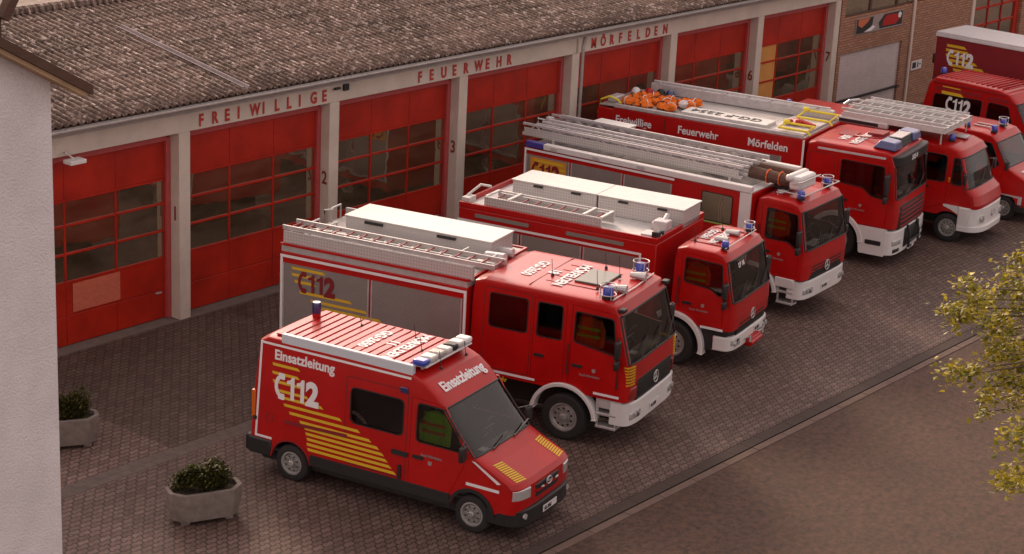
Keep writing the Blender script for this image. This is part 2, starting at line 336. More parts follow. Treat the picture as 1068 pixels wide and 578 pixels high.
def rpoly(pts, r=.04, seg=3):
    """round the corners of a 2D polygon"""
    out = []; n = len(pts)
    for i in range(n):
        p = Vector(pts[i]); a = Vector(pts[i - 1]) - p; b = Vector(pts[(i + 1) % n]) - p
        rr = min(r, a.length * .4, b.length * .4); a = p + a.normalized() * rr; b = p + b.normalized() * rr
        for k in range(seg + 1):
            t = k / seg; q = a * (1 - t) ** 2 + p * 2 * t * (1 - t) + b * t * t; out.append((q.x, q.y))
    return out
def offs(pts, d):
    """grow (d>0) or shrink a 2D polygon"""
    n = len(pts); ar = sum(pts[i - 1][0] * pts[i][1] - pts[i][0] * pts[i - 1][1] for i in range(n)); sg = 1 if ar > 0 else -1
    out = []
    for i in range(n):
        a = Vector(pts[i]) - Vector(pts[i - 1]); b = Vector(pts[(i + 1) % n]) - Vector(pts[i])
        if a.length < 1e-6 or b.length < 1e-6: out.append(pts[i]); continue
        na = Vector((a.y, -a.x)).normalized() * sg; nb = Vector((b.y, -b.x)).normalized() * sg; m = (na + nb); m = m / max(.3, m.length_squared) * 2 if m.length > .01 else na
        out.append((pts[i][0] + m.x * d, pts[i][1] + m.y * d))
    return out
def arc(cx, cz, r, a0, a1, n=14): return [(cx + r * math.cos(R_(a0 + (a1 - a0) * k / n)), cz + r * math.sin(R_(a0 + (a1 - a0) * k / n))) for k in range(n + 1)]

def inside(p, poly):
    x, y = p; c = False; n = len(poly)
    for i in range(n):
        x0, y0 = poly[i - 1]; x1, y1 = poly[i]
        if (y0 > y) != (y1 > y) and x < (x1 - x0) * (y - y0) / (y1 - y0) + x0: c = not c
    return c
def fill2d(loops):
    vs = []; es = []
    for l in loops:
        o = len(vs); n = len(l); vs += [Vector((a, b)) for a, b in l]; es += [(o + i, o + (i + 1) % n) for i in range(n)]
    ov, oe, of, _, _, _ = delaunay_2d_cdt(vs, es, [], 0, 1e-5)
    pts = [(v.x, v.y) for v in ov]; fs = []
    for f in of:
        c = (sum(pts[i][0] for i in f) / len(f), sum(pts[i][1] for i in f) / len(f))
        if inside(c, loops[0]) and not any(inside(c, h) for h in loops[1:]): fs.append(tuple(f))
    return pts, fs
class Side:
    """planar (slightly leaning) vehicle flank: sd=-1 is the vehicle's right-hand side"""
    def __init__(s, w0, z0, w1, z1): s.a = (w0, z0, w1, z1)
    def w(s, z): w0, z0, w1, z1 = s.a; return w0 + (w1 - w0) * (z - z0) / (z1 - z0)
    def P(s, x, z, sd, out=0): return (x, sd * (s.w(z) + out), z)
    def panel(s, mb, outline, holes, sd, out=0, rim=.03):
        loops = [outline] + holes; flat, tris = fill2d(loops)
        mb.add([s.P(x, z, sd, out) for x, z in flat], tris)
        for l in loops:
            n = len(l); vs = [s.P(x, z, sd, out) for x, z in l] + [s.P(x, z, sd, out - rim) for x, z in l]
            mb.add(vs, [(i, (i + 1) % n, n + (i + 1) % n, n + i) for i in range(n)])
    def slab(s, mb, outline, sd, o0, o1):
        n = len(outline); vs = [s.P(x, z, sd, o0) for x, z in outline] + [s.P(x, z, sd, o1) for x, z in outline]
        tris = tessellate_polygon([[Vector((x, z, 0)) for x, z in outline]])
        mb.add(vs, [t for t in tris] + [tuple(i + n for i in t) for t in tris] + [(i, (i + 1) % n, n + (i + 1) % n, n + i) for i in range(n)])
    def ring(s, mb, inner, d, sd, o0, o1):
        outer = offs(inner, d); n = len(inner)
        vs = [s.P(x, z, sd, o1) for x, z in inner] + [s.P(x, z, sd, o1) for x, z in outer] + [s.P(x, z, sd, o0) for x, z in outer] + [s.P(x, z, sd, o0) for x, z in inner]
        fs = []
        for i in range(n):
            j = (i + 1) % n
            for a in range(4): b = (a + 1) % 4; fs.append((a * n + i, a * n + j, b * n + j, b * n + i))
        mb.add(vs, fs)

def window(side, root, poly, sd, name='side_window', label=None, mt='glass'):
    g = MB(); side.slab(g, offs(poly, .01), sd, -.024, -.016)
    w = g.build(name, mt, root)
    k = MB(); side.ring(k, poly, .022, sd, -.02, .006); k.build('seal', 'seal', w)
    if label: w['label'] = label
    return w

def ushell(prof, n=5, nu=None):
    """rows of the lofted skin. prof: (xc,zc,xs,zs,w)"""
    A = nu or [0, 5, 10, 20, 30, 40, 50, 60, 70, 80, 90]
    us = []
    for a in reversed(A): us.append((-abs(math.sin(R_(a))) ** (2 / n), abs(math.cos(R_(a))) ** (2 / n)))
    for a in A[1:]: us.append((abs(math.sin(R_(a))) ** (2 / n), abs(math.cos(R_(a))) ** (2 / n)))
    return [[(xs + (xc - xs) * h, w * u, zs + (zc - zs) * h) for u, h in us] for xc, zc, xs, zs, w in prof], us
def planprism(mb, xb, xf, w, z0, z1, n=5, y0=-1, y1=1, inset=0):
    """solid with a bowed front; spans fractions y0..y1 of the half width w"""
    us = []
    for a in (-90, -80, -70, -60, -50, -40, -25, -10, 10, 25, 40, 50, 60, 70, 80, 90):
        sa = math.sin(R_(a)); us.append(math.copysign(abs(sa) ** (2 / n), sa))
    us = [u for u in us if y0 < u < y1]; us = [y0] + us + [y1]
    h = lambda u: max(0, 1 - abs(u) ** n) ** (1 / n)
    m = len(us); vs = []
    for z, ins in ((z0, inset), (z0 + .02, 0), (z1 - .02, 0), (z1, inset)):
        vs += [(xb + (xf - xb - ins) * h(u), (w - ins) * u, z) for u in us]
    back = [(xb - .02, w * u * .98, z) for z in (z0, z1) for u in us]
    fs = []
    for r in range(3):
        for i in range(m - 1): a = r * m + i; fs.append((a, a + 1, a + 1 + m, a + m))
    vs += back
    for i in range(m - 1):
        fs.append((4 * m + i, 4 * m + i + 1, i + 1, i)); fs.append((3 * m + i, 3 * m + i + 1, 5 * m + i + 1, 5 * m + i)); fs.append((4 * m + i, 5 * m + i, 5 * m + i + 1, 4 * m + i + 1))
    for i in (0, m - 1): fs.append((i, m + i, 2 * m + i, 3 * m + i, 5 * m + i, 4 * m + i))
    return mb.add(vs, fs)

# ------------------------------------------------------------------ vehicle parts
def wheel(root, x, y, r, w=.26, rr=.58, holes=10, truck=True, name='wheel'):
    sd = 1 if y > 0 else -1
    mb = MB(); hw = w / 2; ri = r * rr
    pr = [(ri, -hw * .8), (ri + .02, -hw), (r - .05, -hw), (r - .015, -hw * .85), (r, -hw * .6), (r, hw * .6), (r - .015, hw * .85), (r - .05, hw), (ri + .02, hw), (ri, hw * .8)]
    mb.lathe_y([(a, y + b) for a, b in pr], x, r, 36)
    t = mb.build(name, 'tyre', root)
    q = MB(); o = y + sd * hw * .82; q.k = 0
    dd = lambda v: o - sd * v
    q.lathe_y([(ri + .005, dd(-.01)), (ri - .02, dd(-.012)), (ri - .035, dd(.03)), (ri * .80, dd(.045)), (ri * .72, dd(.02)), (ri * .5, dd(.015)), (ri * .42, dd(.05)), (ri * .30, dd(.05)), (ri * .27, dd(-.03)), (ri * .2, dd(-.04)), (.001, dd(-.04))], x, r, 32)
    q.k = 1
    for k in range(holes):
        a = 2 * math.pi * (k + .5) / holes; cx = x + ri * .62 * math.cos(a); cz = r + ri * .62 * math.sin(a)
        q.lathe_y([(ri * .085, dd(.0)), (.001, dd(.003))], cx, cz, 8)
    q.k = 2
    for k in range(holes):
        a = 2 * math.pi * k / holes; cx = x + ri * .42 * math.cos(a) * .9; cz = r + ri * .42 * math.sin(a) * .9
        q.lathe_y([(.014, dd(.05)), (.014, dd(.005)), (.001, dd(.005))], cx, cz, 6)
    q.build('rim', ['rim', 'dark', 'alu'], t)
    return t
def fender(root, cx, cz, r, th, y0, y1, a0, a1, mt='white', name='fender'):
    mb = MB(); n = 18
    vs = []
    for k in range(n + 1):
        a = R_(a0 + (a1 - a0) * k / n); ca, sa = math.cos(a), math.sin(a)
        for rr, y in ((r, y0), (r + th, y0), (r + th, y1), (r, y1)): vs.append((cx + rr * ca, y, cz + rr * sa))
    fs = [(0, 1, 2, 3), (n * 4 + 3, n * 4 + 2, n * 4 + 1, n * 4)]
    for k in range(n):
        for a in range(4): b = (a + 1) % 4; fs.append((k * 4 + a, k * 4 + b, k * 4 + 4 + b, k * 4 + 4 + a))
    mb.add(vs, fs); return mb.build(name, mt, root, bevel=.012)
def beacon(root, x, y, z, r=.09, h=.17, guard=True, name='blue_beacon'):
    b = MB(); b.lathe_z([(.001, -.03), (r * 1.1, -.03), (r * 1.1, .02), (r, .03)], (x, y, z), 14)
    base = b.build(name, 'dark', root)
    c = MB(); c.lathe_z([(r, .025), (r * .97, h * .75), (r * .8, h * .93), (.001, h)], (x, y, z), 14); c.build('lens', 'blue', base)
    if guard:
        g = MB(); R1 = r * 1.45
        for zz in (.05, h + .02):
            g.tube([(x + R1 * math.cos(t), y + R1 * math.sin(t), z + zz) for t in [2 * math.pi * k / 12 for k in range(12)]], .009, 5, True)
        for k in range(4):
            t = math.pi * (k / 2 + .25); g.tube([(x + R1 * math.cos(t), y + R1 * math.sin(t), z - .03), (x + R1 * math.cos(t), y + R1 * math.sin(t), z + h + .02)], .009, 5)
        g.build('guard', 'alu', base)
    return base
def ladder(root, x0, x1, y0, y1, z, rail=.09, step=.3, name='ladder', z1=None, mt='alu', rmt='alu', thick=.035):
    z1 = z if z1 is None else z1; f = lambda x: z + (z1 - z) * (x - x0) / (x1 - x0)
    L_ = bpy.data.objects.new(name, None) if False else None
    m = MB()
    for y in (y0, y1): m.bar((x0, y, f(x0)), (x1, y, f(x1)), thick, rail)
    o = m.build(name, mt, root, bevel=.006)
    r = MB(); x = x0 + step / 2
    while x < x1: r.tube([(x, y0, f(x)), (x, y1, f(x))], .016, 6); x += step
    r.build('rung', rmt, o)['kind'] = 'stuff'
    return o
def mirror(root, x, y, z, sd, h=.34, w=.2, arm=.25, second=True):
    m = MB(); m.tube([(x - .05, y - sd * arm, z + h * .5), (x + .06, y, z + h * .55), (x + .06, y, z - h * .55), (x - .05, y - sd * arm, z - h * .45)], .014, 6)
    a = m.build('mirror', 'dark', root)
    b = MB(); b.box(x + .01, x + .09, y - w / 2, y + w / 2, z - h / 2, z + h / 2)
    if second: b.box(x + .01, x + .09, y - w / 2, y + w / 2, z - h * .5 - .2, z - h * .5 - .03)
    b.build('mirror_housing', 'dark', a, bevel=.03)
def seats(root, x, z, w, n=2, mt='seat'):
    for k in range(n):
        y = -w + 2 * w * (k + .5) / n
        s = MB(); s.box(x - .25, x + .25, y - .23, y + .23, z, z + .14); s.box(x - .33, x - .2, y - .22, y + .22, z + .1, z + .72); s.box(x - .32, x - .22, y - .12, y + .12, z + .74, z + .93)
        s.build('seat', mt, root, bevel=.04)
def steering(root, x, y, z):
    s = MB(); s.tube([(x + .06 * math.sin(t), y + .2 * math.cos(t), z + .19 * math.sin(t)) for t in [2 * math.pi * k / 16 for k in range(16)]], .018, 6, True)
    s.tube([(x + .2, y, z - .2), (x, y, z)], .03, 6); s.bar((x, y - .19, z), (x, y + .19, z), .03, .02); s.build('steering_wheel', 'dark', root)

YEL = [(-.10, .30, .52), (-.16, .20, .40), (-.16, .28, .28), (-.12, .40, .15), (-.02, .72, .02), (.10, .98, -.12), (.20, 1.16, -.25), (.32, 1.30, -.34), (.42, 1.40, -.42), (.48, 1.47, -.50), (.53, 1.54, -.58), (.56, 1.60, -.66)]
def phone(mb, side, sd, x, z, h):
    """telephone handset"""
    c = []; n = 8
    outer = [(x - .26 * h + .30 * h * (1 - math.cos(R_(a))), z + h * .5 + h * .46 * math.sin(R_(a))) for a in range(-70, 71, 20)]
    inner = [(px + .15 * h, z + h * .5 + (pz - z - h * .5) * .80) for px, pz in outer]
    poly = outer + list(reversed(inner)); side.slab(mb, poly, sd, .002, .0062)
    for s_ in (1, -1):
        cz = z + h * .5 + s_ * h * .41; cx = x + .08 * h
        side.slab(mb, rpoly([(cx - .16 * h, cz - .11 * h), (cx + .14 * h, cz - .13 * h), (cx + .14 * h, cz + .12 * h), (cx - .16 * h, cz + .13 * h)], .03 * h * 2), sd, .0065, .0095)
def emblem(root, side, sd, x, z, h, colour, stripes, sw=.035, digits='112', out=.0):
    """phone + 112 at (x,z) height h, over yellow stripes (x0,x1,z)"""
    s = MB()
    for a, b, zz in stripes:
        side.slab(s, [(a, zz), (b + sw * 1.2, zz), (b, zz + sw), (a - .02, zz + sw)], sd, .002, .0045)
    s.build('stripe_marking', 'yellow', root)
    p = MB(); phone(p, side, sd, x + .18 * h, z, h); p.build('phone_symbol', colour, root)
    for i in (0, 1):
        g = MB(); k = h * .92; ox = x + .44 * h + i * .50 * k
        side.slab(g, [(ox + a * k, z + .02 + b * k) for a, b in ((.26, 0), (.44, 0), (.44, 1), (.31, 1), (.24, .87), (.06, .80), (.06, .66), (.26, .70))], sd, .004, .0085); g.build('lettering', colour, root)
    text(root, 'lettering', '2', (x + .44 * h + 1.04 * h * .92, sd * (side.w(z) + .008), z + .02), (1, 0, 0), (0, sd * (side.w(z + 1) - side.w(z)), 1), h * .92, colour, sx=.9, bold=.05)

def tcab(root, *, xr, prof, arch, zb, side, win, doors, wscr, n=5, umax=.95, seatx=.2, mt='red', door_far=True, floor=None):
    """truck cab: lofted front/roof/rear skin, two flanks with real openings, doors with gaps, glazing"""
    rows, us = ushell(prof, n)
    body = MB(); gl = MB(); i0, i1 = wscr
    for i in range(len(rows) - 1):
        for j in range(len(us) - 1):
            um = (us[j][0] + us[j + 1][0]) / 2
            isg = i0 <= i < i1 and abs(um) < umax
            q = [rows[i][j], rows[i][j + 1], rows[i + 1][j + 1], rows[i + 1][j]]
            if isg: gl.add([(a[0] - .015, a[1], a[2] - .004) for a in q], [(0, 1, 2, 3)])
            else: body.add(q, [(0, 1, 2, 3)])
    outline = [(p[2], p[3]) for p in prof]          # front bottom ... rear bottom
    cx, cr, cz = arch
    low = []
    if cr:
        xa = math.sqrt(max(0, cr * cr - (zb - cz) ** 2)); aa = math.degrees(math.asin((zb - cz) / cr))
        xl = prof[-1][2]; xf_ = prof[0][2]
        a_start = 180 - aa; a_end = aa
        if cx - xa < xl:  # cab starts inside the arch
            a_start = math.degrees(math.acos(max(-1, min(1, (xl - cx) / cr))))
            outline = outline[:-1] + [(xl, max(zb, cz + cr * math.sin(R_(a_start))) + .0)]
            low = arc(cx, cz, cr, a_start, a_end)[1:]
        else: low = arc(cx, cz, cr, a_start, a_end)
    outl = outline + low
    for sd in (-1, 1):
        holes = [w for w in win] + [offs(d[0], .007) for d in doors]
        side.panel(body, outl, holes, sd)
    b = body.build('body', mt, root); bpy.context.view_layer.update()
    ln = MB()
    for i in range(len(rows) - 1):
        for j in range(len(us) - 1):
            um = (us[j][0] + us[j + 1][0]) / 2
            if i0 <= i < i1 and abs(um) < umax + .02: continue
            q = [rows[i][j], rows[i][j + 1], rows[i + 1][j + 1], rows[i + 1][j]]; mx_ = (prof[0][0] + prof[-1][0]) / 2
            ln.add([(mx_ + (a[0] - mx_) * .965, a[1] * .955, a[2] - .035) for a in q], [(0, 1, 2, 3)])
    for sd in (-1, 1): side.panel(ln, outl, [offs(w, .004) for w in win] + [offs(d[1], .004) for d in doors if d[1]], sd, out=-.045, rim=.001)
    ln.build('cab_lining', 'interior', root)
    w = gl.build('windscreen', 'glass', root)
    # black bonded edge of the windscreen
    e = MB(); jj = [j for j in range(len(us)) if abs(us[j][0]) <= umax + .03]
    jl, jr = jj[0], jj[-1]
    path = [rows[i0][j] for j in range(jl, jr + 1)] + [rows[i][jr] for i in range(i0 + 1, i1 + 1)] + [rows[i1][j] for j in range(jr - 1, jl - 1, -1)] + [rows[i][jl] for i in range(i1 - 1, i0, -1)]
    e.tube(path, .017, 6, True); e.build('seal', 'seal', w)
    for sd in (-1, 1):
        for wi in win: window(side, root, wi, sd)
        for do, dw, hd in doors:
            m = MB(); side.panel(m, do, [dw] if dw else [], sd); d = m.build('door', mt, root)
            if dw: window(side, d, dw, sd, 'door_window')
            h = MB(); side.slab(h, rpoly([(hd[0] - .1, hd[1] - .025), (hd[0] + .1, hd[1] - .025), (hd[0] + .1, hd[1] + .025), (hd[0] - .1, hd[1] + .025)], .02), sd, .001, .028); h.build('handle', 'dark', d)
    return b

def interior(root, x0, x1, w, zf, zd, sx, rows=1, far_w=.8):
    f = MB(); f.box(x0 + .05, x1 - .15, -w + .06, w - .06, zf - .05, zf); f.build('cab_floor', 'interior', root)
    d = MB(); d.hexa([(x1 - .45, -w + .08, zf), (x1 - .18, -w + .08, zf), (x1 - .18, w - .08, zf), (x1 - .45, w - .08, zf), (x1 - .42, -w + .08, zd - .03), (x1 - .1, -w + .08, zd), (x1 - .1, w - .08, zd), (x1 - .42, w - .08, zd - .03)])
    d.build('dashboard', 'interior', root, bevel=.03)
    for k in range(rows): seats(root, sx - k * .95, zf + .25, w - .1)
    steering(root, x1 - .62, .45, zd + .06)

def underbody(root, x0, x1, w, z0=.28, z1=.75):
    m = MB(); m.box(x0, x1, -w, w, z0, z1); m.build('chassis', 'chassis', root, bevel=.03)
def place(name, label, X, Y, th, cat='fire truck'):
    return thing(name, label, cat, (X, Y, 0), R_(-90 + th))
def plate_(root, x, y, z, txt, w=.46, rot=0):
    m = MB(); m.box(x - .012, x, y - w / 2, y + w / 2, z - .055, z + .055); p = m.build('number_plate', 'white', root)
    text(p, 'lettering', txt, (x + .003, y - w * .43, z - .032), (0, 1, 0), (0, 0, 1), .065, 'dark', sx=.72, bold=.01)
def star(root, x, z, r=.11):
    m = MB(); m.tube([(x, r * math.cos(t), z + r * math.sin(t)) for t in [2 * math.pi * k / 20 for k in range(20)]], .013, 6, True)
    for k in range(3):
        t = math.pi / 2 + k * 2 * math.pi / 3; m.tube([(x, 0, z), (x, r * math.cos(t), z + r * math.sin(t))], [.02, .008], 6)
    m.build('grille_emblem', 'alu', root)
def roof_text(root, lines, z, h, mt='tape', y=0, sx=.8, b=.03):
    for s, x in lines: text(root, 'roof_lettering', s, (x, y, z), (0, -1, 0), (1, 0, 0), h, mt, sx=sx, bold=b, align='CENTER')
def jacket(name, label, root, x, y, z, m, m2, cat='jacket', h=.55, group=None):
    """work jacket hung up inside the cab; stays a thing of its own"""
    mw = Matrix.Translation(root.location) @ Matrix.Rotation(root.rotation_euler.z, 4, 'Z')
    p = mw @ Vector((x, y, z)); t = thing(name, label, cat, p, root.rotation_euler.z, group)
    a = MB(); n = 10; prof = [(.05, .0), (.20, -.05), (.22, -.16), (.19, -.3), (.20, -h)]
    rings = []
    for w_, zz in prof: rings += [[(w_ * math.cos(2 * math.pi * k / n) * (1 + .1 * math.sin(3 * k)), .055 * math.sin(2 * math.pi * k / n), zz) for k in range(n)]]
    vs = [q for r in rings for q in r]; fs = [(i * n + k, i * n + (k + 1) % n, (i + 1) * n + (k + 1) % n, (i + 1) * n + k) for i in range(len(prof) - 1) for k in range(n)]
    a.add(vs, fs + [tuple(range(n)), tuple((len(prof) - 1) * n + k for k in range(n))])
    for s_ in (-1, 1): a.tube([(s_ * .17, 0, -.06), (s_ * .25, 0, -.25), (s_ * .24, 0, -h + .05)], [.06, .06, .05], 8)
    a.build('fabric', m, t)
    s = MB()
    for zz in (-.24, -.38): s.box(-.22, .22, -.062, .062, zz, zz + .045)
    s.build('reflective_stripe', m2, t)
    k = MB(); k.tube([(0, 0, 0), (0, 0, .05), (.03, 0, .08)], .006, 5); k.build('hook', 'alu', t)
    return t
# ================================================================== setting
g = MB(); g.add([(-260, -260, -.16), (260, -260, -.16), (260, 260, -.16), (-260, 260, -.16)], [(0, 1, 2, 3)])
struct('ground', g, mat('ground_earth', (.10, .085, .06), .95, var=.2), smooth=0)
g = MB(); g.box(-60, 90, -12.04, 40, -.15, 0); struct('yard_paving', g, 'paving', smooth=0)
g = MB()
x = -40
while x < 60:  # channel stones along the kerb, each with a joint
    g.box(x, x + .494, -12.29, -12.045, -.14, -.008 + random.uniform(-.002, .002)); x += .5
struct('drain_channel', g, mat('channel_concrete', (.050, .031, .026), .85, var=.2, vscale=6), smooth=0)
g = MB(); x = -40
while x < 60:
    g.box(x, x + .99, -12.485, -12.325, -.14, -.006 + random.uniform(-.003, .003)); x += 1.0
struct('kerb', g, mat('kerb_concrete', (.125, .082, .066), .85, var=.2, vscale=5, bump=.3), bevel=.01, smooth=0)
g = MB(); g.add([(-120, -12.485, -.022), (160, -12.485, -.022), (160, -120, -.022), (-120, -120, -.022)], [(0, 3, 2, 1)])
struct('road', g, 'asphalt', smooth=0)
# light stone channel across the yard and the concrete apron under the gates
g = MB(); x = -20
while x < 34: g.box(x, x + .244, -5.42, -5.24, -.05, .006); g.box(x + .12, x + .364, -5.235, -5.05, -.05, .006); x += .25
struct('yard_strip', g, mat('strip_stone', (.105, .078, .07), .8, var=.25, vscale=4), smooth=0)
g = MB(); g.box(-8, 26.4, -.02, .34, -.05, .02); struct('gate_apron', g, mat('apron_concrete', (.14, .11, .10), .85, var=.2, vscale=3), smooth=0)

# ================================================================== fire station
W = 4.3684; HB = 4.05
fs_ = thing('fire_station', 'long low fire station with seven red glazed gates and a mossy corrugated roof', 'building', (0, 0, 0))
for k in range(-1, 7):
    m = MB(); x = k * W; m.box(x, x + .30, 0, .45, 0, HB); m.build('pillar', 'concrete', fs_, bevel=.015)
m = MB(); m.box(-7, 13.12, .0, .45, HB, 4.52); m.box(13.33, 26.52, .0, .45, HB, 4.52); m.box(13.12, 13.33, .06, .45, HB - .02, 4.5); m.build('lintel_beam', 'concrete', fs_, bevel=.01)
m = MB(); m.box(-8, -6.9, 0, 11, 0, 4.5); m.box(-8, 26.5, 10.8, 11, 0, 4.5); m.box(26.3, 26.5, .45, 10.8, 0, 4.5); m.build('wall', 'concrete', fs_)
m = MB(); m.tube([(13.56, -.05, 4.45), (13.5, -.02, 4.2), (13.48, -.02, 0)], .045, 10); m.build('downpipe', 'gutter', fs_)
# gates
for k in range(-1, 6):
    x0 = k * W + .30; x1 = (k + 1) * W
    fr = MB(); fr.box(x0 + .003, x0 + .11, .26, .42, 0.02, 3.94); fr.box(x1 - .11, x1 - .003, .26, .42, .02, 3.94); fr.box(x0 + .11, x1 - .11, .26, .42, 3.86, HB - .01)
    gt = fr.build('gate', 'frame_red', fs_, bevel=.01)
    a, b = x0 + .11, x1 - .11; cw = (b - a) / 3
    p = MB(); p.box(a, b, .335, .385, 3.06, 3.86); 
    for (z0, z1) in ((.66, 1.34), (.03, .645)): p.box(a, b, .335, .385, z0, z1)
    p.box(a, b, .35, .38, .64, .67)
    p.build('leaf_panel', 'gate_red', gt, bevel=.008)
    s = MB()
    for z in (1.34, 1.93, 2.52, 3.03): s.box(a, b, .325, .39, z - .018, z + .03)
    for i in range(4): xx = a + cw * i; s.box(xx - (.02 if i else 0), xx + (.02 if i < 3 else 0), .328, .388, 1.3, 3.06)
    s.build('glazing_bar', 'gate_red', gt, bevel=.004)
    for i in (1, 2):
        gr = MB(); gr.box(a + cw * i - .006, a + cw * i + .006, .330, .34, 3.07, 3.85); gr.box(a + cw * i - .006, a + cw * i + .006, .330, .34, .04, 1.3); gr.build('seam', 'red_dark', gt)
    for i in range(3):
        for j, z in enumerate((1.37, 1.96, 2.55)):
            q = MB(); q.box(a + cw * i + .02, a + cw * (i + 1) - .02, .355, .365, z - .02, z + .55)
            op = (k == 5 and i == 0)
            q.build('pane', 'orange_pane' if op else 'pane', gt)
    h = MB(); h.box(x1 - .38, x1 - .24, .29, .335, .60, .63); h.build('handle', 'alu', gt)
    if k == -1:
        q = MB(); q.box(-2.52, -1.32, .322, .33, .70, 1.30); o = q.build('poster', 'poster', gt); o['label'] = 'faded square board fixed on the lower gate panel'
# lettering and numbers
def word(s, xa, xb):
    n = len(s); adv = (xb - xa - .12) / (n - 1)
    for i, ch in enumerate(s):
        text(fs_, 'lettering', ch, (xa + adv * i, -.012, 4.125), (1, 0, 0), (0, 0, 1), .25, 'letters', sx=.80, bold=.035)
word('FREIWILLIGE', .52, 4.22); word('FEUERWEHR', 7.23, 10.58); word('MÖRFELDEN', 13.85, 17.15)
for k in range(7):
    text(fs_, 'lettering', str(k + 1), ((k) * W - .003, .22, 2.18), (0, -1, 0), (0, 0, 1), .30, 'number', sx=.8, bold=.02)
m = MB(); m.box(4.75, 4.9, -.06, 0, 4.28, 4.42); m.tube([(4.45, -.05, 4.36), (4.62, -.05, 4.36)], .03, 8); m.build('siren', 'dark', fs_)
m = MB(); m.box(-3.1, -2.72, -.45, -.2, 3.98, 4.06); m.tube([(-2.9, -.3, 4.05), (-2.9, .0, 4.15)], .02, 6); m.build('wall_lamp', 'white', fs_, bevel=.02)
# roof
rt = math.tan(R_(9.3)); EY, EZ = -.30, 4.73; RY = 5.45
def roofz(y): return EZ + rt * (y - EY)
m = MB(); nx = int(34.7 / .177 * 7); rowsn = 11; vs = []
xa, xb = -8.0, 26.75
for r in range(rowsn * 2):
    kk = r // 2; y = EY + (RY - EY) * kk / (rowsn - 1)
    if r % 2: y += .0
    y2 = EY + (RY - EY) * min(rowsn - 1, kk + (r % 2)) / (rowsn - 1); lift = .0 if r % 2 else .018
    for i in range(nx + 1):
        x = xa + (xb - xa) * i / nx
        vs.append((x, y2, roofz(y2) + .034 * math.sin(2 * math.pi * x / .177) + lift + .004 * math.sin(x * 2.3 + y2)))
fs = []
for r in range(rowsn * 2 - 2):
    for i in range(nx): a = r * (nx + 1) + i; fs.append((a, a + 1, a + nx + 2, a + nx + 1))
m.add(vs, fs)
rf = m.build('roof', 'roof', fs_, smooth=60)
sm = rf.modifiers.new('thick', 'SOLIDIFY'); sm.thickness = .022
m = MB(); RZ = roofz(RY); m.hexa([(xa, RY + .05, RZ - .15), (xb, RY + .05, RZ - .15), (xb, 11.5, EZ - .2), (xa, 11.5, EZ - .2), (xa, RY + .05, RZ - .02), (xb, RY + .05, RZ - .02), (xb, 11.5, EZ - .1), (xa, 11.5, EZ - .1)])
m.build('roof_back_slope', 'roof', fs_)
m = MB()
x = xa
while x < xb: m.tube([(x, RY, RZ + .02), (x + .38, RY, RZ + .03)], [.14, .12], 8); x += .36
m.build('ridge_tile', 'roof', rf)['kind'] = 'stuff'
m = MB(); m.hexa([(xa, EY + .12, EZ - .16), (xb, EY + .12, EZ - .16), (xb, .3, 4.525), (xa, .3, 4.525), (xa, EY + .12, EZ - .05), (xb, EY + .12, EZ - .05), (xb, .3, roofz(.3) - .05), (xa, .3, roofz(.3) - .05)]); m.build('soffit', 'wood', fs_)
m = MB(); n = 8; vs = []
for x in (xa, xb):
    for k in range(n + 1):
        t = math.pi + math.pi * k / n; vs.append((x, EY - .03 + .085 * math.cos(t), EZ - .055 + .085 * math.sin(t)))
m.add(vs, [(k, k + 1, n + 2 + k, n + 1 + k) for k in range(n)]); gu = m.build('gutter', 'gutter', fs_); s_ = gu.modifiers.new('t', 'SOLIDIFY'); s_.thickness = .008
m = MB(); m.box(xa, xb, -.03, 0, 4.44, 4.50); m.build('cornice', 'gutter', fs_)
# pale translucent sheet running up the slope
m = MB(); vs = []; xs_ = [1.62 + i * .0253 for i in range(11)]
for y in (-.15, 3.95):
    for x in xs_: vs.append((x, y, roofz(y) + .034 * math.sin(2 * math.pi * x / .177) + .028))
m.add(vs, [(i, i + 1, 12 + i, 11 + i) for i in range(10)]); m.build('skylight_sheet', mat('translucent_sheet', (.21, .165, .17), .7, var=.35, vscale=4), rf)

# ================================================================== brick building
bb = thing('brick_building', 'brown brick building with high window band, roller door and picture board', 'building', (26.6, 0, 0))
def B(m, *a): m.box(*[a[0] - 26.6, a[1] - 26.6] + list(a[2:])); return m
m = MB()
for a in ((26.56, 26.75, 0, .3, 0, 3.45), (26.75, 30.65, 0, .3, 2.31, 3.45), (30.65, 35.4, 0, .3, 0, 3.47), (26.56, 52, 0, .3, 5.0, 7), (35.6, 39.4, 0, .3, 4.2, 5.0), (39.4, 52, 0, .3, 0, 5.0), (26.56, 26.8, 0, .3, 3.45, 5.0), (26.56, 52, 9, 9.3, 0, 7), (26.56, 26.8, .3, 9, 4.5, 7), (51.8, 52, .3, 9, 0, 7)): B(m, *a)
m.build('wall', 'brick', bb)
m = MB(); B(m, 26.4, 52.2, -.2, 9.4, 7, 7.2); m.build('roof', 'concrete', bb)
for i in range(5):
    xx = 26.8 + i * 1.72; m = MB(); B(m, xx + .04, xx + 1.68, .12, .13, 3.5, 4.97); w_ = m.build('window', 'pane', bb)
    m = MB()
    for a in ((xx, xx + 1.72, .08, .16, 3.44, 3.52), (xx, xx + .05, .08, .16, 3.52, 5.0), (xx + 1.67, xx + 1.72, .08, .16, 3.52, 5.0)): B(m, *a)
    m.build('frame', 'wood', w_)
m = MB(); z = 0.0
while z < 2.28: B(m, 26.75, 30.65, .07, .1 , z, z + .065); B(m, 26.75, 30.65, .085, .1, z + .065, z + .075); z += .075
m.build('roller_door', mat('roller_door_grey', (.62, .54, .54), .5, metal=.2, var=.08), bb)
m = MB(); B(m, 26.7, 30.7, -.05, .02, .80, .86); B(m, 26.7, 30.7, -.05, .1, 0, .1); m.build('door_sill', 'dark', bb)
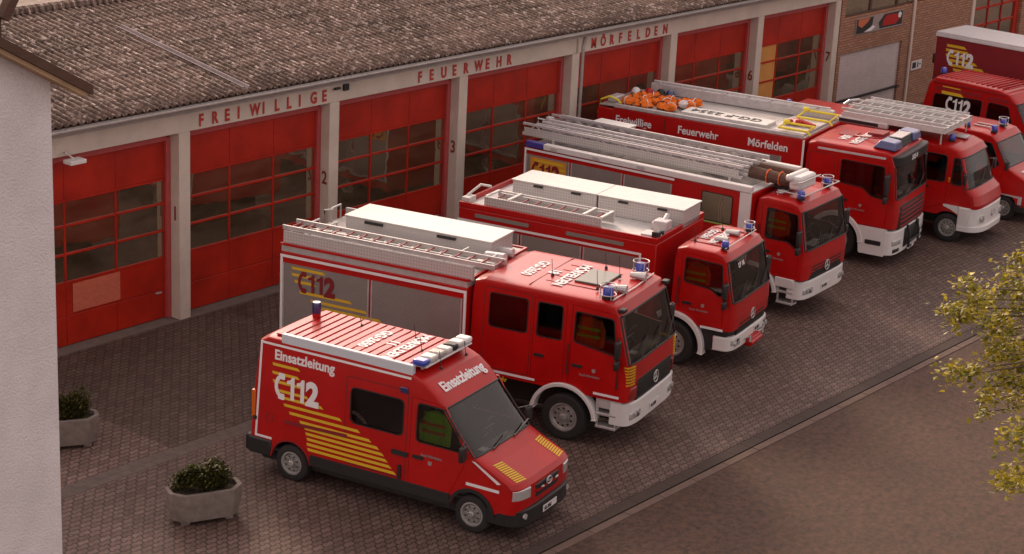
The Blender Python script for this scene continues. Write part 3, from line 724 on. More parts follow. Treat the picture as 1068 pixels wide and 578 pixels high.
m = MB(); B(m, 31.15, 31.27, -.07, -.003, 0, 6.9); m.build('downpipe', mat('cream_pipe', (.62, .52, .45), .5), bb, bevel=.02)
m = MB(); B(m, 35.4, 35.6, -.04, .3, 0, 5.0); m.build('white_post', mat('cream_post', (.60, .50, .44), .6), bb)
# picture board
m = MB(); B(m, 27.5, 30.45, -.035, -.003, 2.86, 3.36); bo = m.build('picture_board', mat('board_grey', (.30, .25, .24), .6), bb); bo['label'] = 'long picture board with dark figures and a red fire engine'
def bpoly(pts, mt, nm, y=-.038):
    m = MB(); n = len(pts); m.add([(x - 26.6, y, z) for x, z in pts] + [(x - 26.6, y + .002, z) for x, z in pts], [tuple(range(n))] + [(i, (i + 1) % n, n + (i + 1) % n, n + i) for i in range(n)]); return m.build(nm, mt, bo)
bpoly([(27.52, 2.88), (28.25, 2.88), (28.5, 3.1), (28.55, 3.34), (27.52, 3.34)], 'dark', 'picture_patch')
bpoly([(27.6, 3.15), (27.85, 3.05), (28.2, 3.2), (28.35, 3.33), (27.62, 3.33)], mat('picture_orange', (.5, .13, .05), .6), 'picture_patch', -.041)
bpoly([(28.0, 2.9), (28.45, 2.9), (28.7, 3.0), (28.55, 3.06)], 'tape', 'picture_patch', -.044)
bpoly([(29.0, 2.90), (30.43, 2.90), (30.43, 3.34), (29.25, 3.34), (28.9, 3.1)], 'dark', 'picture_patch')
bpoly([(29.15, 2.97), (30.0, 2.95), (30.25, 3.1), (30.05, 3.28), (29.4, 3.3), (29.2, 3.15)], 'red', 'picture_patch', -.041)
bpoly([(30.15, 3.14), (30.3, 3.12), (30.36, 3.26), (30.24, 3.32), (30.14, 3.27)], 'tape', 'picture_patch', -.044)
m = MB(); B(m, 31.45, 32.15, -.02, -.003, 1.22, 1.52); sg = m.build('wall_sign', 'white', bb)
m = MB(); B(m, 31.52, 31.76, -.026, -.021, 1.28, 1.47); m.build('pictogram', 'dark', sg)
m = MB(); B(m, 31.86, 31.92, -.026, -.021, 1.28, 1.47); B(m, 31.98, 32.08, -.026, -.021, 1.36, 1.40); m.build('pictogram', 'dark', sg)
m = MB(); B(m, 35.75, 35.9, .1, .3, 0, 4.2); B(m, 39.05, 39.35, .1, .3, 0, 4.2)
for z in (.9, 1.5, 2.1, 2.7, 3.3, 4.1): B(m, 35.9, 39.05, .12, .2, z, z + .08)
for xx in (36.95, 38.0): B(m, xx, xx + .06, .12, .2, .9, 4.1)
B(m, 35.9, 39.05, .14, .18, 0, .9); ga = m.build('glazed_gate', 'gate_red', bb)
m = MB(); B(m, 35.9, 39.05, .155, .165, .9, 4.1); m.build('pane', 'pane', ga)

# ================================================================== neighbouring white house (left)
hs = thing('white_house', 'white rendered house gable with dark brown sloping verge at the left edge', 'house', (-16, -9.9, 0))
def H(m, *a): m.box(*[a[0] + 16, a[1] + 16, a[2] + 9.9, a[3] + 9.9] + list(a[4:])); return m
m = MB()
pr = [(-24, 0), (-10.78, 0), (-10.78, 8.36), (-14.0, 10.15), (-24, 10.15)]
vs = [(x + 16, 0, z) for x, z in pr] + [(x + 16, 4.6, z) for x, z in pr]; n = 5
m.add(vs, [(0, 1, 2, 3, 4), (9, 8, 7, 6, 5)] + [(i, i + 5, (i + 1) % 5 + 5, (i + 1) % 5) for i in range(5)]); m.build('wall', 'wallwhite', hs, smooth=0)
sl = math.tan(R_(29.5))
def rz_(x): return 8.10 + (-10.3 - x) * sl
m = MB(); m.hexa([(-10.36 + 16, -.32, rz_(-10.36)), (-10.36 + 16, 4.8, rz_(-10.36)), (-14.2 + 16, 4.8, rz_(-14.2)), (-14.2 + 16, -.32, rz_(-14.2)), (-10.36 + 16, -.32, rz_(-10.36) + .13), (-10.36 + 16, 4.8, rz_(-10.36) + .13), (-14.2 + 16, 4.8, rz_(-14.2) + .13), (-14.2 + 16, -.32, rz_(-14.2) + .13)])
m.build('roof', 'wood', hs)
m = MB(); m.hexa([(-10.42 + 16, -.28, rz_(-10.42) - .07), (-10.42 + 16, -.0, rz_(-10.42) - .07), (-14.2 + 16, -.0, rz_(-14.2) - .07), (-14.2 + 16, -.28, rz_(-14.2) - .07), (-10.42 + 16, -.28, rz_(-10.42) - .005), (-10.42 + 16, -.0, rz_(-10.42) - .005), (-14.2 + 16, 0, rz_(-14.2) - .005), (-14.2 + 16, -.28, rz_(-14.2) - .005)])
m.build('verge_board', 'paleboard', hs)
m = MB(); H(m, -14.0, -11.30, -9.4, -6, 8.3, 11.6); m.build('dormer_wall', 'wallwhite', hs)
m = MB(); m.bar((-11.22 + 16, .35, 9.10), (-10.62 + 16, .35, 10.05), .14, .12); m.bar((-11.27 + 16, .42, 8.7), (-11.27 + 16, .42, 9.15), .1, .1); m.build('dormer_bracket', 'wood', hs)

# pinkish roof beyond the station
rb = thing('neighbour_house', 'low house with a pinkish tiled roof behind the fire station', 'house', (-2, 20, 0))
m = MB(); m.box(-12, 30, 0, 9, 0, 4.2); m.build('wall', 'wallwhite', rb)
m = MB(); m.hexa([(-12.4, -.5, 4.1), (30.4, -.5, 4.1), (30.4, 9.5, 4.1), (-12.4, 9.5, 4.1), (-12.4, 4.4, 7.2), (30.4, 4.4, 7.2), (30.4, 4.6, 7.2), (-12.4, 4.6, 7.2)]); m.build('roof', 'roof2', rb)

# ================================================================== planters
def shrub(t, w, d, z0, h, n, seed, name='shrub'):
    rnd = random.Random(seed); m = MB(); st = MB()
    for k in range(16):
        a = rnd.uniform(0, 6.28); r = rnd.uniform(.1, .9); tip = (w * r * math.cos(a), d * r * math.sin(a), z0 + h * rnd.uniform(.5, .95)); st.tube([(tip[0] * .4, tip[1] * .4, z0 - .02), tip], [.012, .004], 5)
    lobes = [(rnd.uniform(-.75, .75) * w, rnd.uniform(-.6, .6) * d, z0 + h * rnd.uniform(.15, .72), rnd.uniform(.10, .2)) for _ in range(22)]
    for k in range(n):
        lx, ly, lz, lr = rnd.choice(lobes); v = Vector((rnd.gauss(0, 1), rnd.gauss(0, 1), rnd.gauss(0, 1))).normalized() * lr * rnd.uniform(.6, 1.08)
        c = Vector((lx, ly, max(z0 + .01, lz))) + Vector((v.x * 1.2, v.y, v.z))
        if c.z < z0: c.z = z0 + .02
        u = Vector((rnd.gauss(0, 1), rnd.gauss(0, 1), rnd.gauss(0, .6))).normalized(); q = u.cross(Vector((rnd.random(), rnd.random(), 1))).normalized(); s_ = rnd.uniform(.018, .034)
        m.add([c - u * s_ * 1.3, c + q * s_ * .6, c + u * s_ * 1.3, c - q * s_ * .6], [(0, 1, 2, 3)])
    sh = m.build(name, 'shrub', None, smooth=0); st.build('stem', 'bark', sh); return sh
def planter(name, label, X, Y, rz, L=1.12, D=.56, h=.50):
    t = thing(name, label, 'planter', (X, Y, 0), rz, 'concrete planters in the yard')
    c = .2
    oc = lambda l, d, c: [(-l + c, -d), (l - c, -d), (l, -d + c), (l, d - c), (l - c, d), (-l + c, d), (-l, d - c), (-l, -d + c)]
    P0 = oc(L / 2 * .9, D / 2 * .86, c * .8); P1 = oc(L / 2, D / 2, c); P2 = oc(L / 2 - .07, D / 2 - .07, c * .8); m = MB(); vs = []
    for P, z in ((P0, .07), (P1, .36), (P1, h), (P2, h), (P2, h - .10)): vs += [(x, y, z) for x, y in P]
    fs = [tuple(range(7, -1, -1))] + [(r * 8 + i, r * 8 + (i + 1) % 8, r * 8 + 8 + (i + 1) % 8, r * 8 + 8 + i) for r in range(4) for i in range(8)]
    m.add(vs, fs); m.build('trough', 'planter', t, bevel=.008, smooth=20)
    m = MB(); m.add([(x, y, h - .07) for x, y in P2], [tuple(range(8))]); m.build('soil', 'soil', t)
    for sx in (-1, 1): m = MB(); m.box(sx * L * .3 - .07, sx * L * .3 + .07, -D * .34, D * .34, 0, .075); m.build('foot', 'planter', t, bevel=.01)
    return t
PLH = .50
p1 = planter('flower_trough', 'pale angular concrete planter with a low green shrub beside the small command van', -6.12, -7.55, R_(-24), 1.22, .66, .56)
s1 = shrub(p1, .46, .24, .50, .46, 7000, 3); s1.location = p1.location; s1.rotation_euler = p1.rotation_euler
tag(s1, 'low dark green shrub growing in the front concrete planter', 'shrub', 'shrubs in the concrete planters')
p2 = planter('flower_trough', 'weathered concrete planter half hidden behind the white house corner', -5.80, -3.62, R_(-30), 1.1, .62, .56)
s2 = shrub(p2, .38, .22, .48, .62, 4200, 5); s2.location = p2.location; s2.rotation_euler = p2.rotation_euler
tag(s2, 'olive green shrub in the rear planter cut off by the white house', 'shrub', 'shrubs in the concrete planters')

# ================================================================== street tree at the right
TIPS = [(-2.73, -18.59, 5.61), (-2.65, -18.69, 5.51), (-3.48, -19.2, 6.23), (-3.38, -19.28, 6.07), (-2.66, -18.81, 5.6), (-2.44, -19.01, 5.79), (-2.65, -19.06, 5.58), (-2.85, -19.4, 5.74), (-2.34, -19.19, 5.97), (-2.22, -19.21, 6.11), (-2.15, -19.22, 6.32), (-2.68, -19.56, 6.14), (-2.43, -19.45, 5.82), (-2.91, -19.32, 5.54), (-2.43, -19.25, 5.25), (-1.89, -19.17, 5.29), (-1.9, -19.32, 5.08), (-2.61, -19.46, 5.11), (-2.61, -19.66, 4.97), (-3.7, -19.2, 5.14), (-3.82, -19.45, 5.19), (-3.71, -19.5, 5.25), (-2.9, -19.37, 5.18), (-3.01, -19.61, 4.97), (-3.15, -19.49, 4.85), (-2.63, -19.21, 4.47), (-3.16, -19.43, 4.48), (-2.69, -19.62, 4.57), (-2.91, -19.83, 4.87), (-4.72, -20.58, 4.94), (-4.24, -20.47, 4.83), (-4.85, -20.59, 4.41), (-4.3, -20.49, 4.15), (-3.58, -20.28, 3.99), (-1.91, -19.38, 5.92), (-2.61, -19.77, 5.65), (-1.79, -19.57, 4.85), (-2.13, -19.69, 4.41), (-1.67, -19.27, 6.39), (-1.48, -19.36, 5.82), (-2.06, -19.84, 4.3), (-3.62, -20.44, 4.25)]
tr = thing('street_tree', 'leafy street tree with yellow green leaves reaching in from the right edge', 'tree', (2.4, -21.2, -.11))
T0 = Vector((2.4, -21.2, -.11)); rnd = random.Random(11)
m = MB(); top = Vector((.1, .2, 6.2)); m.tube([(0, 0, 0), (.03, 0, 1.2), (-.03, .05, 2.6), (0, .1, 4.2), top], [.26, .2, .17, .12, .05], 12); m.build('trunk', 'bark', tr)
cr_ = MB(); br_ = MB(); clusters = []
for p in TIPS: clusters.append((Vector(p) - T0, rnd.uniform(.15, .25)))
for k in range(170):
    d = Vector((rnd.gauss(0, 1), rnd.gauss(0, 1), rnd.gauss(0, .8))).normalized() * (rnd.random() ** .4) * 2.3
    c = Vector((.35, -.3, 4.9)) + Vector((d.x, d.y, d.z * .95)); clusters.append((c, rnd.uniform(.22, .42)))
for c, r in clusters[:len(TIPS)]:
    st = Vector((0, .1, min(4.8, max(2.6, c.z - .9)))); mid = st.lerp(c, .5) + Vector((0, 0, .22)); br_.tube([st, mid, c], [.045, .022, .006], 6)
for c, r in clusters[len(TIPS)::5]:
    st = Vector((0, .1, min(5.2, max(2.6, c.z - 1.0)))); br_.tube([st, st.lerp(c, .5) + Vector((0, 0, .15)), c], [.05, .028, .008], 6)
br_.build('limb', 'bark', tr)['kind'] = 'stuff'
for c, r in clusters:
    for k in range(int(135 * (r / .25) ** 1.6)):
        v = Vector((rnd.gauss(0, 1), rnd.gauss(0, 1), rnd.gauss(0, .8))) * r * .52; q = c + v
        u = Vector((rnd.gauss(0, 1), rnd.gauss(0, 1), rnd.gauss(0, .5))).normalized(); w = u.cross(Vector((rnd.gauss(0, .4), rnd.gauss(0, .4), 1))).normalized(); s_ = rnd.uniform(.022, .052); nn = u.cross(w)
        cr_.add([q - u * s_, q - u * s_ * .2 + w * s_ * .8 + nn * .01, q + u * s_ * 1.1, q - u * s_ * .2 - w * s_ * .8 + nn * .01], [(0, 1, 2, 3)])
cr_.build('crown', 'leaf', tr, smooth=0)

# ================================================================== 1 command van
def van_body(root, prof, side, wins, doors, arches, wscr, zb, umax, n=4.5):
    rows, us = ushell(prof, n); body = MB(); gl = MB(); i0, i1 = wscr
    for i in range(len(rows) - 1):
        for j in range(len(us) - 1):
            um = (us[j][0] + us[j + 1][0]) / 2; q = [rows[i][j], rows[i][j + 1], rows[i + 1][j + 1], rows[i + 1][j]]
            if i0 <= i < i1 and abs(um) < umax: gl.add([(a[0] - .012, a[1], a[2] - .006) for a in q], [(0, 1, 2, 3)])
            else: body.add(q, [(0, 1, 2, 3)])
    outl = [(p[2], p[3]) for p in prof]
    for cx, cr, cz in sorted(arches):
        aa = math.degrees(math.asin((zb - cz) / cr)); outl += arc(cx, cz, cr, 180 - aa, aa)
    for sd in (-1, 1): side.panel(body, outl, list(wins) + [offs(d[0], .006) for d in doors if d[3] in (0, sd)], sd)
    b = body.build('body', 'red', root, smooth=38)
    ln = MB()
    for i in range(len(rows) - 1):
        for j in range(len(us) - 1):
            um = (us[j][0] + us[j + 1][0]) / 2
            if i0 <= i < i1 and abs(um) < umax + .02: continue
            q = [rows[i][j], rows[i][j + 1], rows[i + 1][j + 1], rows[i + 1][j]]; mx_ = (prof[0][0] + prof[-1][0]) / 2
            ln.add([(mx_ + (a[0] - mx_) * .965, a[1] * .955, a[2] - .035) for a in q], [(0, 1, 2, 3)])
    for sd in (-1, 1): side.panel(ln, outl, [offs(w, .004) for w in wins] + [offs(d[1], .004) for d in doors if d[1]], sd, out=-.045, rim=.001)
    ln.build('cab_lining', 'interior', root)
    w = gl.build('windscreen', 'glass', root)
    e = MB(); jj = [j for j in range(len(us)) if abs(us[j][0]) <= umax + .03]; jl, jr = jj[0], jj[-1]
    path = [rows[i0][j] for j in range(jl, jr + 1)] + [rows[i][jr] for i in range(i0 + 1, i1 + 1)] + [rows[i1][j] for j in range(jr - 1, jl - 1, -1)] + [rows[i][jl] for i in range(i1 - 1, i0, -1)]
    e.tube(path, .016, 6, True); e.build('seal', 'seal', w)
    for sd in (-1, 1):
        for wi in wins: window(side, root, wi, sd)
        for do, dw, hd, which in doors:
            if which not in (0, sd): continue
            m = MB(); side.panel(m, do, [dw] if dw else [], sd); d = m.build('door', 'red', root)
            if dw: window(side, d, dw, sd, 'door_window')
            h = MB(); side.slab(h, rpoly([(hd[0] - .1, hd[1] - .03), (hd[0] + .1, hd[1] - .03), (hd[0] + .1, hd[1] + .03), (hd[0] - .1, hd[1] + .03)], .02), sd, .001, .025); h.build('handle', 'dark', d)
    return b, rows

V = place('command_van', 'small red high-roofed command van with 112 and Einsatzleitung lettering, nearest the camera', -2.556, -10.873, 10.26, 'van')
hw = .93
sv = Side(.955, .4, .865, 2.46)
def wv(z): return sv.w(z)
pv = [(.86, .50, .52, .50), (.88, .72, .54, .72), (.87, .94, .56, .93), (.80, 1.02, .50, .98), (.30, 1.22, .12, 1.20), (.06, 1.33, -.06, 1.30),
      (-.20, 1.60, -.29, 1.57), (-.40, 1.83, -.47, 1.80), (-.56, 2.03, -.63, 1.99), (-.75, 2.22, -.80, 2.17), (-.97, 2.38, -1.0, 2.32), (-1.22, 2.48, -1.24, 2.42), (-1.6, 2.53, -1.6, 2.45),
      (-2.6, 2.54, -2.6, 2.46), (-4.15, 2.52, -4.1, 2.44), (-4.33, 2.42, -4.22, 2.36), (-4.42, 1.6, -4.32, 1.6), (-4.46, .7, -4.38, .7), (-4.46, .42, -4.38, .42)]
pv = [(a, b, c, d, wv(d)) for a, b, c, d in pv]
dwin = rpoly([(-1.10, 1.36), (-.22, 1.36), (-.38, 1.72), (-.60, 1.99), (-1.10, 2.0)], .07)
door = [(-1.22, .50), (-.47, .50), (-.20, 1.10), (-.12, 1.33), (-.36, 1.68), (-.60, 2.06), (-1.22, 2.08)]
win_s = rpoly([(-2.40, 1.38), (-1.38, 1.38), (-1.38, 1.98), (-2.40, 1.98)], .09)
van_body(V, pv, sv, [win_s], [(door, dwin, (-1.05, 1.08), 0)], [(0, .40, .33), (-3.578, .40, .33)], (5, 8), .42, .965)
underbody(V, -4.3, .5, .78, .22, .5)
m = MB(); m.box(-4.3, -1.4, -.86, .86, .45, .5); m.build('load_floor', 'interior', V)
m = MB(); m.box(-1.5, -1.45, -.8, .8, .5, 2.3); m.build('bulkhead', 'interior', V)
interior(V, -1.45, .1, .88, .55, 1.22, -.85)
for x in (0, -3.578):
    for y in (-.83, .83): wheel(V, x, y, .33, .2, .62, holes=8)
m = MB(); planprism(m, .30, .93, .95, .27, .56, 4.5, inset=.03); m.build('front_bumper', 'dark', V)
m = MB(); m.box(-4.55, -4.36, -.93, .93, .36, .66);
for sd in (-1, 1): m.box(-4.45, -3.98, sd * .945 - .03, sd * .945 + .03, .36, .66)
m.build('rear_bumper', 'dark', V, bevel=.03)
m = MB()
for sd in (-1, 1):
    sv.slab(m, [(-3.17, .42), (-.41, .42), (-.41, .60), (-3.17, .60)], sd, .002, .03)
m.build('sill_trim', 'dark', V, bevel=.008)
for sd in (-1, 1):
    m = MB(); a = arc(0, .33, .40, 172, 10, 14); a2 = arc(0, .33, .455, 10, 172, 14); sv.slab(m, a + a2, sd, .002, .025); m.build('arch_trim', 'dark', V)
    m = MB(); sv.slab(m, arc(-3.578, .33, .40, 172, 10, 14) + arc(-3.578, .33, .43, 10, 172, 14), sd, .001, .012); m.build('arch_trim', 'red_dark', V)
m = MB(); planprism(m, .5, .895, .5, .66, .90, 6, inset=.02); gr = m.build('grille', 'dark', V)
m = MB(); planprism(m, .5, .91, .5, .765, .80, 6); m.build('grille_bar', 'red', gr)
m = MB()
for s_ in (-1, 1): m.tube([(.925, s_ * .28, .83), (.925, s_ * .2, .82)], .015, 6)
m.tube([(.915, .09 * math.cos(t), .85 + .06 * math.sin(t)) for t in [2 * math.pi * k / 14 for k in range(14)]], .012, 5, True); m.bar((.92, -.1, .86), (.92, .1, .84), .012, .025); m.build('grille_emblem', 'alu', gr)
for sd in (-1, 1):
    m = MB(); y0, y1 = (.60, .965)
    if sd < 0: y0, y1 = -.965, -.60
    planprism(m, .45, .895, .955, .73, .925, 4.5, y0=y0, y1=y1, inset=.015); hl = m.build('headlight', 'lampglass', V)
    m = MB(); m.tube([(.80, sd * .72, .62 - .17), (.90, sd * .72, .62 - .17)], .05, 10); m.build('fog_lamp', 'lampglass', V)
plate_(V, .955, 0, .42, 'GG 2561')
# roof furniture
for sd in (-1,):
    m = MB(); m.box(-3.85, -1.24, sd * .82 - .045, sd * .82 + .045, 2.44, 2.61); m.build('roof_rail', mat('pale_rail', (.55, .60, .66), .4), V, bevel=.012)
m = MB(); x = -4.05
while x < -1.4: m.box(x, x + .128, -.74, .74, 2.52, 2.549); x += .165
m.build('roof_rib', 'red', V, bevel=.008)['kind'] = 'stuff'
roof_text(V, [('MÖRFELDEN', -1.98), ('11', -2.26), ('GG-2650', -2.62)], 2.553, .19, b=.035, sx=.9, mt='tape')
lb = MB(); lb.box(-1.32, -1.06, -.74, .74, 2.56, 2.60); lb.box(-1.24, -1.14, -.5, .5, 2.60, 2.65); lbo = lb.build('light_bar', 'rack', V, bevel=.02)
for y0, y1, mt_ in ((-.80, -.60, 'blue'), (.56, .76, 'tape'), (-.56, -.34, 'alu_box'), (-.30, -.10, 'plate'), (-.06, .12, 'alu_box'), (.16, .30, 'dark'), (.33, .53, 'alu_box')):
    m = MB(); m.box(-1.31, -1.07, y0, y1, 2.60, 2.70); m.build('lamp', mt_, lbo, bevel=.03)
m = MB()
for sd in (-1, 1): m.bar((-1.2, sd * .6, 2.5), (-1.2, sd * .6, 2.6), .04, .12)
m.build('bracket', 'alu', lbo)
b = MB(); b.lathe_z([(.001, 0), (.075, 0), (.075, .10), (.001, .10)], (-3.98, .35, 2.52), 14); bo_ = b.build('rear_beacon', 'red', V)
b = MB(); b.lathe_z([(.075, .10), (.08, .12), (.08, .27), (.07, .30), (.001, .30)], (-3.98, .35, 2.52), 14); b.build('lens', 'blue_dark', bo_)
m = MB()
for (x, y, h) in ((-2.0, .45, .30), (-3.1, .45, .22), (-1.6, .0, .28), (-.95, -.45, .30), (-.95, .35, .25)): m.tube([(x, y, 2.48 if x > -1.2 else 2.52), (x - .05, y, 2.5 + h)], .006, 5); m.lathe_z([(.03, 0), (.02, .04), (.001, .04)], (x, y, 2.50 if x > -1.2 else 2.53), 8)
m.build('antenna', 'dark', V)
for sd in (-1, 1): mirror(V, -.16, sd * 1.10, 1.42, sd, .26, .18, .2, second=False)
m = MB()
for y in (-.35, .35): m.bar((.10, y - .1, 1.345), (.03, y + .48, 1.44), .025, .014)
m.build('wiper', 'dark', V)
# markings
text(V, 'lettering', 'Einsatzleitung', (-3.98, -sv.w(2.2) - .004, 2.14), (1, 0, 0), (0, .04, 1), .175, 'tape', sx=.92, bold=.028)
emblem(V, sv, -1, -3.92, 1.46, .44, 'tape', [(-4.0, -3.50, 2.02), (-4.0, -3.50, 1.87), (-3.98, -3.42, 1.72), (-3.93, -3.3, 1.57), (-3.85, -3.0, 1.46), (-3.74, -2.62, 1.34), (-3.62, -2.25, 1.22), (-3.4, -2.02, 1.11), (-3.30, -1.86, 1.02), (-3.27, -1.76, .93), (-3.24, -1.68, .84), (-3.24, -1.60, .75), (-3.22, -1.50, .66)], sw=.048)
m = MB()
sv.slab(m, [(-4.27, 2.37), (-1.26, 2.37), (-1.26, 2.41), (-4.27, 2.41)], -1, .002, .005)
sv.slab(m, [(-4.33, .72), (-4.29, .72), (-4.23, 2.37), (-4.27, 2.37)], -1, .002, .005)
sv.slab(m, [(-4.33, .68), (-3.98, .68), (-3.98, .72), (-4.33, .72)], -1, .002, .005)
sv.slab(m, [(-.04, 1.26), (.02, 1.26), (.52, .995), (.46, .97)], -1, .002, .005)
sv.slab(m, [(-.12, .83), (.50, .83), (.50, .88), (-.12, .88)], -1, .002, .005)
m.build('outline_tape', 'tape', V)
m = MB(); sv.slab(m, rpoly([(-3.72, 1.045), (-2.45, 1.085), (-2.45, 1.14), (-3.72, 1.10)], .02), -1, .002, .02); m.build('door_track', 'maroon', V)
def groove(root, side, poly, sd=-1, wd=.011, name='panel_seam'):
    m = MB(); side.ring(m, poly, wd, sd, .0005, .0022); m.build(name, 'dark', root)
groove(V, sv, rpoly([(-2.50, .64), (-1.30, .64), (-1.30, 2.16), (-2.50, 2.16)], .05)); groove(V, sv, rpoly([(-4.1, 1.0), (-3.98, 1.0), (-3.98, 1.14), (-4.1, 1.14)], .03), wd=.008)
m = MB(); sv.slab(m, [(-4.36, .98), (-4.30, .98), (-4.30, 1.04), (-4.36, 1.04)], -1, .002, .03); m.build('hinge', 'dark', V)
m = MB(); sv.slab(m, rpoly([(-1.56, 1.03), (-1.24, 1.03), (-1.24, 1.11), (-1.56, 1.11)], .02), -1, .003, .03); m.build('handle', 'dark', V)
m = MB(); sv.slab(m, [(-1.42, .62), (-1.36, .62), (-1.36, .86), (-1.42, .86)], -1, .002, .03); m.build('step_catch', 'dark', V)
text(V, 'lettering', 'Stadt Mörfelden', (-1.0, -sv.w(1.1) - .005, 1.12), (1, 0, 0), (0, .04, 1), .045, 'skin_grey', bold=.01)
def on_bonnet(u, t, out=.008):
    """point on the bonnet: u across (-1..1), t 0 rear .. 1 front"""
    k = 3; i = 4 - t; lo = int(math.floor(i)); fr_ = i - lo
    h = (1 - abs(u) ** 4.5) ** (1 / 4.5)
    def pt(idx): a, b_, c, d, w = pv[idx]; return Vector((c + (a - c) * h, w * u, d + (b_ - d) * h + out))
    return pt(3) * t + pt(4) * (1 - t)
m = MB()
for sd in (-1, 1):
    for k in range(11):
        t = .05 + k * .088; a = on_bonnet(sd * .60, t); b_ = on_bonnet(sd * .86, t - .03); c = on_bonnet(sd * .86, t + .025); d = on_bonnet(sd * .60, t + .055); m.add([a, b_, c, d], [(0, 1, 2, 3)])
m.build('stripe_marking', 'yellow', V)
# Einsatzleitung over the windscreen follows the sloping roof front
a, b_ = pv[9], pv[10]; dx = Vector((b_[0] - a[0], 0, b_[1] - a[1])).normalized()
text(V, 'lettering', 'Einsatzleitung', (-.735, 0, 2.215), (0, 1, 0), dx, .19, 'tape', sx=.92, bold=.03, align='CENTER')
m = MB(); m.box(-1.45, -1.3, -.905, -.88, 2.12, 2.22); m.build('side_lamp', 'blue_dark', V, bevel=.02)
for sd in (-1, 1): m = MB(); m.box(-4.42, -4.34, sd * .89 - .04, sd * .89 + .04, 1.0, 1.5); m.build('tail_light', 'amber', V, bevel=.01)
jacket('safety_vest', 'lime green high-visibility vest hanging behind the front window of the command van', V, -.82, -.80, 1.90, 'hivis', 'jacket', 'safety vest', .62)

# ================================================================== trucks
def atego_prof(xr, xf, zt, zb, side, zwb=1.62, zwt=2.46, xt=None, rr=.18):
    xt = xt if xt is not None else xf - .2
    pr = [(xf, zb, xf - rr, zb), (xf + .02, zwb - .35, xf - rr, zwb - .35), (xf, zwb, xf - rr + .02, zwb - .02), (xf - (xf - xt) * .5, (zwb + zwt) / 2 + .02, xf - rr - (xf - xt) * .45, (zwb + zwt) / 2),
          (xt, zwt, xt - rr + .04, zwt - .03), (xt - .10, zt - .05, xt - rr - .06, zt - .12), (xt - .30, zt, xt - .36, zt - .09), (xr + .25, zt + .01, xr + .2, zt - .08), (xr + .04, zt - .05, xr + .05, zt - .14), (xr, zt - .35, xr + .02, zt - .35), (xr, zb, xr + .02, zb)]
    return [(a, b, c, d, side.w(d)) for a, b, c, d in pr]

def truck_front(root, xf, w, zb0, zb1, ztop, slots=True, mt='white'):
    m = MB(); planprism(m, xf - .35, xf + .05, w, zb0, zb1, 5, inset=.03); bp = m.build('bumper', mt, root)
    for sd in (-1, 1):
        m = MB(); y0, y1 = sorted((sd * .58, sd * .9)); planprism(m, xf - .3, xf + .057, w, zb0 + .12, zb0 + .25, 5, y0=y0, y1=y1, inset=.01); m.build('headlight', 'lampglass', bp)
        m = MB(); y0, y1 = sorted((sd * .64, sd * .72)); planprism(m, xf - .3, xf + .061, w, zb0 + .14, zb0 + .23, 5, y0=y0, y1=y1); m.build('lamp_bulb', 'dark', bp)
    m = MB(); planprism(m, xf - .3, xf + .03, w * .99, zb1 + .005, ztop, 5, y0=-.72, y1=.72, inset=.01); gr = m.build('grille', 'dark', root)
    m = MB(); z = zb1 + .06
    while z < ztop - .03: planprism(m, xf - .3, xf + .042, w * .99, z, z + .03, 5, y0=-.66, y1=.66); z += .075
    m.build('grille_slat', 'chassis', gr)
    star(root, xf + .05, (zb1 + ztop) / 2 + .02)
    return bp
def shutters(root, side, spans, z0, z1, sd):
    for a, b in spans:
        m = MB(); side.slab(m, [(a, z0), (b, z0), (b, z1), (a, z1)], sd, .001, .008); s_ = m.build('roller_shutter', 'shutter', root)
        m = MB()
        for xx in (a - .02, b - .012): side.slab(m, [(xx, z0), (xx + .03, z0), (xx + .03, z1), (xx, z1)], sd, .001, .02)
        side.slab(m, [(a, z0 + .02), (b, z0 + .02), (b, z0 + .07), (a, z0 + .07)], sd, .009, .03); m.build('guide_rail', 'alu', s_)
def boxbody(root, x0, x1, w, z0, z1, mt='red', name='equipment_body'):
    m = MB(); m.box(x0, x1, -w, w, z0, z1); return m.build(name, mt, root, bevel=.02)
def tape_frame(root, side, sd, pts, wd=.05, mt='tape'):
    m = MB()
    for (a, b) in zip(pts[:-1], pts[1:]):
        if abs(a[0] - b[0]) < .02: side.slab(m, [(a[0] - wd / 2, min(a[1], b[1])), (a[0] + wd / 2, min(a[1], b[1])), (a[0] + wd / 2, max(a[1], b[1])), (a[0] - wd / 2, max(a[1], b[1]))], sd, .009, .0125)
        else:
            x0, x1 = sorted((a[0], b[0])); za = a[1]; side.slab(m, [(x0 - wd / 2, za - wd / 2), (x1 + wd / 2, za - wd / 2), (x1 + wd / 2, za + wd / 2), (x0 - wd / 2, za + wd / 2)], sd, .013, .016)
    return m.build('outline_tape', mt, root)
def steps(root, x0, x1, y, z0, z1):
    m = MB(); sd = 1 if y > 0 else -1
    for z in (z0, (z0 + z1) / 2): m.box(x0, x1, min(y, y - sd * .25), max(y, y - sd * .25), z, z + .05)
    for xx in (x0, x1 - .04): m.box(xx, xx + .04, min(y - sd * .02, y - sd * .08), max(y - sd * .02, y - sd * .08), z0, z1)
    m.build('cab_step', 'alu', root, bevel=.01)
def rig(root, xr, xf, hw_, rear, wr=.45, ty=1.0):
    underbody(root, rear + .1, xf - .3, .55, .35, .85)
    for x in (0, rear + 1.75):
        for y in (-ty, ty): wheel(root, x, y, wr, .29, .60)
    m = MB(); m.tube([(0, -.9, wr), (0, .9, wr)], .08, 8); m.build('axle', 'chassis', root)
def hatch(root, x0, x1, y0, y1, z):
    m = MB(); m.box(x0, x1, y0, y1, z, z + .04); m.build('roof_hatch', mat('smoked_hatch', (.12, .12, .09), .25), root, bevel=.015)
